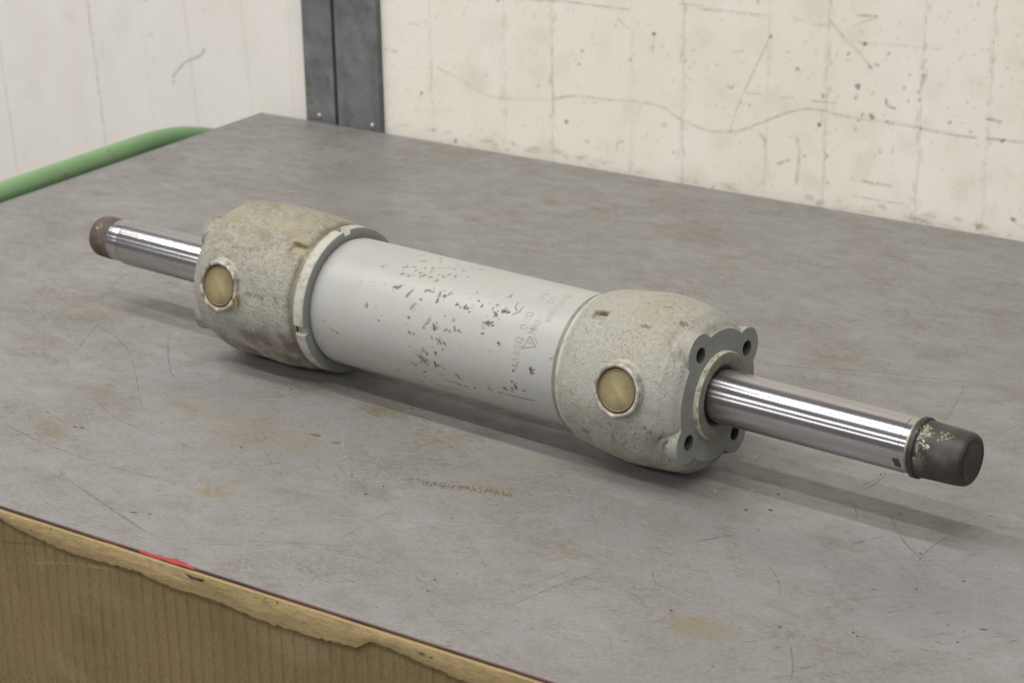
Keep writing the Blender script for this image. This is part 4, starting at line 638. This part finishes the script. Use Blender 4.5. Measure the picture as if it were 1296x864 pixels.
mR = [('blob', .0935, V7(117.0), .0135, .0020, 0, (.04, .035, .025), .95, .0006, .05), ('cloud', .0935, V7(121), .010, .005, 0, (.33, .28, .17), .6, 3, .003)]  # near-black blob: shade painted along the pocket's upper wall
for (s, d_, l, w_, a, al) in ((-.0205, 108.5, .008, .005, .5, .8), (-.0461, 121.9, .009, .0035, .1, .75), (-.0427, 99.8, .007, .003, .4, .5), (-.0255, 189.6, .0035, .002, 1.5, .8), (-.0215, 193.2, .004, .0018, 1.5, .8), (-.0157, 198.6, .016, .0022, 1.0, .85), (-.012, 203, .008, .003, .8, .9), (-.0602, 205.7, .012, .002, 1.2, .5), (-.0489, 207.2, .014, .0018, .9, .6), (-.0589, 193.1, .006, .002, 1.4, .5), (-.0347, 195.3, .003, .002, 1, .8), (-.0136, 206.6, .008, .004, .4, .8), (-.0905, 209.3, .008, .006, 0, .7), (-.012, 134, .012, .009, .9, .35)):
    mR.append(('blob', -s, V7(d_), l, w_, a, dkm, al, .0006))
for k in range(60): mR.append(('blob', random.uniform(.01, .115), V7(random.uniform(80, 215)), random.uniform(.001, .004), random.uniform(.0008, .002), random.uniform(0, 3), (.2, .17, .12), random.uniform(.3, .7), .0006))
for k in range(16): mR.append(('cloud', random.uniform(.01, .11), V7(random.uniform(80, 150)), random.uniform(.006, .02), random.uniform(.004, .01), random.uniform(0, 3), (.36, .31, .19), random.uniform(.15, .45), k, .006))
uR = [0, .006, .016, .025, .035, .05, .065, .08, .095, .105, .111, .1130, .1140, .1175, .1182]
rR = [.0558, .0620, .0678, .0703, .0716, .0723, .0722, .0712, .0697, .0680, .0662, .0645, .0634, .0628, .0605]
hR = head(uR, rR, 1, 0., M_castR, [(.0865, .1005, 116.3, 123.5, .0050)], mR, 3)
SL = -.547
mL = [('stroke', [(.1328, 0.), (.1328, .44)], .0058, (.17, .155, .095), .85, .0006, .25, 3), ('blob', .121, V7(122.2), .0155, .0022, 0, (.04, .035, .025), .95, .0006, .05), ('cloud', .121, V7(126), .012, .006, 0, (.42, .38, .22), .7, 3, .003)]  # near-black blob paints the shade at the top edge of the left pocket
for (s, d_, l, w_, a, al) in ((-.4629, 168.7, .008, .004, 0, .8), (-.4479, 169, .010, .004, .3, .8), (-.43, 168.8, .009, .004, .8, .7), (-.4179, 171.3, .006, .002, 0, .7), (-.4449, 200.3, .03, .02, .3, .35), (-.4131+-.004, 196, .012, .01, 0, .4), (-.4155-.01, 222, .03, .01, 0, .5), (-.4758, 143.7, .003, .002, 0, .7)):
    mL.append(('blob', s-SL, V7(d_), l, w_, a, dkm, al*.8, .0012))
for k in range(170): mL.append(('blob', random.uniform(.02, .14), V7(random.choice([random.uniform(75, 140), random.gauss(165, 6), random.uniform(90, 215)])), random.uniform(.001, .005), random.uniform(.0006, .0018), random.gauss(0, .5), (.17, .14, .09), random.uniform(.3, .8), .0006))
for k in range(36): mL.append(('cloud', random.uniform(.01, .14), V7(random.uniform(75, 130)), random.uniform(.006, .03), random.uniform(.002, .007), random.gauss(.3, .4), random.choice([(.28, .24, .14), (.20, .165, .10), (.34, .31, .2)]), random.uniform(.3, .7), k, .006))
for k in range(14): mL.append(('cloud', random.uniform(.05, .14), V7(random.uniform(195, 225)), random.uniform(.006, .025), random.uniform(.004, .01), random.gauss(.3, .4), (.13, .10, .08), random.uniform(.3, .7), k+60, .006))
uL = [0, .003, .007, .013, .020, .028, .038, .05, .08, .10, .116, .1265, .1292, .1298, .1362]
rL = [.0558, .0618, .0655, .0687, .0708, .0723, .0732, .0734, .0734, .0732, .0718, .0705, .0696, .0662, .0660]
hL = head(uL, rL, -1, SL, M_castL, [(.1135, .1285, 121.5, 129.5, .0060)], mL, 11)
# ---- slotted locking ring
nth = 900; th = np.linspace(0, 2*PI, nth, endpoint=False)
pr = [(-.4112, .0620), (-.4112, .0680), (-.4106, .0687), (-.4050, .0688), (-.3998, .0687), (-.3992, .0682), (-.3990, .0665), (-.3990, .0640), (-.3990, .0612), (-.3996, .0600), (-.3996, .0590)]
notch = np.zeros(nth)
for c in (93.2, 189., 285., 1.): d = (th-math.radians(c)+PI) % (2*PI)-PI; notch = np.maximum(notch, 1-sm(math.radians(3.2), math.radians(3.7), np.abs(d)))
S_ = np.array([p[0] for p in pr]); R_ = np.array([p[1] for p in pr])
RRg = np.where((R_[:, None] > .0642) & (notch[None] > 0), R_[:, None]-(R_[:, None]-.0642)*notch[None], np.repeat(R_[:, None], nth, 1))
P = np.stack([np.repeat(S_[:, None], nth, 1), RRg*np.cos(th), RRg*np.sin(th)+AXZ], -1)
rg = np.zeros((len(pr), nth, 4)); rg[5:, :, :3] = (.255, .262, .245); rg[5:, :, 3] = 1
rg[:5, :, :3] = (.2, .18, .13)
chipn = sm(.60, .72, vnoise(np.repeat(th[None]*.07/.004, len(pr), 0), S_[:, None]/.003, 0, 5)); rg[:5, :, 3] = np.maximum(chipn[:5]*.35, notch[None]*.45)
ring = link('locking_ring', grid_mesh('ring', P, closed_j=True, rgba=rg), M_ring, cyl, smooth=False)
# grey band and pale lip where the barrel enters the right head
lathe('collar', [(-.1260, .0592), (-.1260, .0600), (-.1254, .0604), (-.1225, .0605), (-.1222, .0600)], M_gland, hR, n=160).location = (0, 0, AXZ)
lathe('lip', [(-.1222, .0598), (-.1219, .0608), (-.1212, .0613), (-.1180, .0620), (-.1176, .0616)], M_lip, hR, n=160).location = (0, 0, AXZ)

# ---- ports with plastic plugs
def port(parent, s, deg, big, seed):
    a = math.radians(deg); d = Vector((0, math.cos(a), math.sin(a)))
    def place(o, r):
        o.location = Vector((s, 0, AXZ))+d*r; o.rotation_euler = (0, 0, 0)
        zax = Vector((1, 0, 0)); yax = d.cross(zax); o.matrix_local = Matrix((d, zax, d.cross(zax))).transposed().to_4x4(); o.matrix_local.translation = Vector((s, 0, AXZ))+d*r
        mtx = Matrix((d, zax, d.cross(zax))).transposed().to_4x4(); mtx.translation = Vector((s, 0, AXZ))+d*r; o.matrix_local = mtx
    k = big
    n = 160; t = np.linspace(0, 2*PI, n, endpoint=False)
    pf = [(-.0120, .0300), (-.0070, .0272), (-.0045, .0258), (-.0030, .0249), (-.0012, .0243), (.0004, .0240), (.0012, .0234), (.0015, .0224), (.0012, .0211), (.0004, .0203), (-.0022, .0199)]
    X = np.array([p[0] for p in pf])[:, None]; Rr = np.array([p[1] for p in pf])[:, None]*k
    nz = (vnoise(np.cos(t)*4+9, np.sin(t)*4+9, seed, seed)-.5)[None]
    jag = sm(.45, .8, vnoise(np.cos(t)*5+3, np.sin(t)*5+3, 2., seed+3))[None]
    mid = np.array([0, .2, .5, .7, .9, 1, 1, 1, 1, .8, .2])[:, None]
    X2 = X+mid*(.0005*nz-.0014*jag*(.45 if seed > 5 else .2)); R2 = Rr+mid*.0007*nz
    P = np.stack([X2+0*t, R2*np.cos(t), R2*np.sin(t)], -1)
    rg = np.zeros((len(pf), n, 4)); bl = np.clip(1.4*jag*mid, 0, 1)*(.8 if seed > 5 else .35); rg[..., :3] = (.16, .12, .07); rg[..., 3] = bl*.9
    rg[0:3, :, :3] = (.50, .48, .40); rg[0:3, :, 3] = .75; rg[9:, :, :3] = (.24, .19, .11); rg[9:, :, 3] = .8
    o = link('port_rim', grid_mesh('rim', P, closed_j=True, rgba=rg), M_rim, parent); place(o, .0752)
    pl = lathe('port_plug', [(-.006, .0194*k), (-.0016, .0194*k), (-.0005, .0189*k), (-.0001, .0182*k), (-.0006, .0174*k), (-.0004, .0155*k), (-.0002, .0125*k), (0, .009*k), (.0001, .0055*k), (.00015, .002*k), (.00015, 0)], M_plug, parent, n=96); place(pl, .0752)
    return o
port(hR, -.0505, 167.6, .93, 3)
port(hL, -.4990, 168.6, .98, 9)
# small torn orange flake hanging from the left port rim
bm = bmesh.new(); pts = [(0, 0), (.004, -.002), (.0065, -.007), (.006, -.012), (.0035, -.0125), (.003, -.006)]
Fv = []
for a_, b_ in pts:
    ang = math.radians(170.5)-b_/.0755; s = -.4800+a_; Fv.append(bm.verts.new((s, .0762*math.cos(ang), .0762*math.sin(ang)+AXZ)))
bm.faces.new(Fv); r = bmesh.ops.extrude_face_region(bm, geom=bm.faces[:])
for v in r['geom']:
    if isinstance(v, bmesh.types.BMVert): v.co.y += .0008
me = bpy.data.meshes.new('flake'); bm.to_mesh(me); bm.free(); link('peeling_flake', me, M_fleck, hL, smooth=False)

# ---- rods and caps
rodR = lathe('piston_rod', [(-.03, .0225), (.1762, .0225), (.1766, .0221), (.178, .0221), (.1845, .0221)], M_rod, cyl, n=160); rodR.location = (0, 0, AXZ)
bnd = lathe('dull_rod_end', [(.1815, .0223), (.1845, .0223)], M_dull, rodR, n=128)
# small milled flat near the end of the right rod
bm = bmesh.new(); rows = []
for i in range(5):
    s = (.1735+.0050*i/4); rows.append([bm.verts.new((s+.0016*(j/4-1), .02262*math.cos(math.radians(190+j*4.2)), .02262*math.sin(math.radians(190+j*4.2)))) for j in range(6)])
for a_, b_ in zip(rows[:-1], rows[1:]):
    for j in range(5): bm.faces.new((a_[j], a_[j+1], b_[j+1], b_[j]))
me = bpy.data.meshes.new('notch'); bm.to_mesh(me); bm.free(); link('spanner_notch', me, M_notch, rodR)
def capmesh(prof, marks, mat, name):
    n = 240; t = np.linspace(0, 2*PI, n, endpoint=False)
    # resample profile
    pp = np.array(prof); seg = np.r_[0, np.cumsum(np.hypot(*np.diff(pp, axis=0).T))]; q = np.unique(np.r_[seg, np.arange(0, seg[-1], .0005)])
    S = np.interp(q, seg, pp[:, 0]); Rr = np.interp(q, seg, pp[:, 1]); Lc = Layer(q, t*.022)
    for mk in marks: getattr(Lc, mk[0])(*mk[1:])
    P = np.stack([np.repeat(S[:, None], n, 1), Rr[:, None]*np.cos(t), Rr[:, None]*np.sin(t)], -1)
    o = link(name, grid_mesh(name, P, closed_j=True, rgba=Lc.rgba()), mat, cyl); o.location = (0, 0, AXZ)
    return o
cm = []
def q22(d): return math.radians(d)*.022
yl, ol = (.42, .38, .20), (.30, .21, .10)
for k in range(60): cm.append(('blob', .011+abs(random.gauss(0, .003)), q22(random.uniform(100, 190)), random.uniform(.0006, .0024), random.uniform(.0005, .0011), random.uniform(0, 3), (.40, .37, .24), random.uniform(.4, .9), .0003))
for k in range(30): cm.append(('blob', random.gauss(.015, .003), q22(random.gauss(118, 8)), random.uniform(.001, .003), random.uniform(.0006, .0014), random.uniform(0, 3), yl, random.uniform(.5, .9), .0004))
for k in range(16): cm.append(('blob', random.gauss(.030, .003), q22(random.gauss(122, 7)), random.uniform(.001, .003), random.uniform(.0008, .0016), random.uniform(0, 3), (.36, .28, .19), random.uniform(.4, .85), .0004))
for k in range(9): cm.append(('blob', random.gauss(.018, .002), q22(random.gauss(150, 6)), random.uniform(.001, .003), random.uniform(.0008, .0012), random.uniform(0, 3), (.55, .52, .40), .85, .0003))
cm.append(('cloud', .015, q22(186), .006, .008, .2, (.16, .12, .08), .7, 3, .003)); cm.append(('cloud', .029, q22(165), .010, .006, .2, (.10, .092, .078), .5, 8, .004))
cm.append(('blob', .062, q22(170), .0018, .0010, 0, (.3, .28, .2), .7, .0004))
capmesh([(.1838, .0205), (.1838, .0237), (.1845, .0243), (.1882, .0243), (.1890, .0237), (.1893, .0228), (.200, .0224), (.215, .0219), (.2235, .0214), (.2262, .0208), (.2284, .0194), (.2294, .0178), (.2296, .0165), (.2292, .0140), (.2292, .003), (.2292, .0002)], cm, M_cap, 'thread_cap')
rodL = lathe('piston_rod', [(-.54, .0224), (-.6940, .0224), (-.6950, .0220), (-.6953, .0200), (-.6966, .0200), (-.6970, .0210), (-.7110, .0210), (-.7115, .0207), (-.720, .0207)], M_rod, cyl, n=160); rodL.location = (0, 0, AXZ)
c2_ = lathe('rusty_thread_cap', [(-.7112, .0190), (-.7112, .0207), (-.7118, .0211), (-.7290, .0210), (-.7340, .0205), (-.7368, .0192), (-.7382, .0165), (-.7382, .010), (-.7382, 0)], M_rust, cyl, n=128, split=60); c2_.location = (0, 0, AXZ)
print('tris', sum(len(o.data.loop_triangles) or sum(len(p.vertices)-2 for p in o.data.polygons) if False else len(o.data.polygons)*2 for o in bpy.data.objects if o.type == 'MESH'))
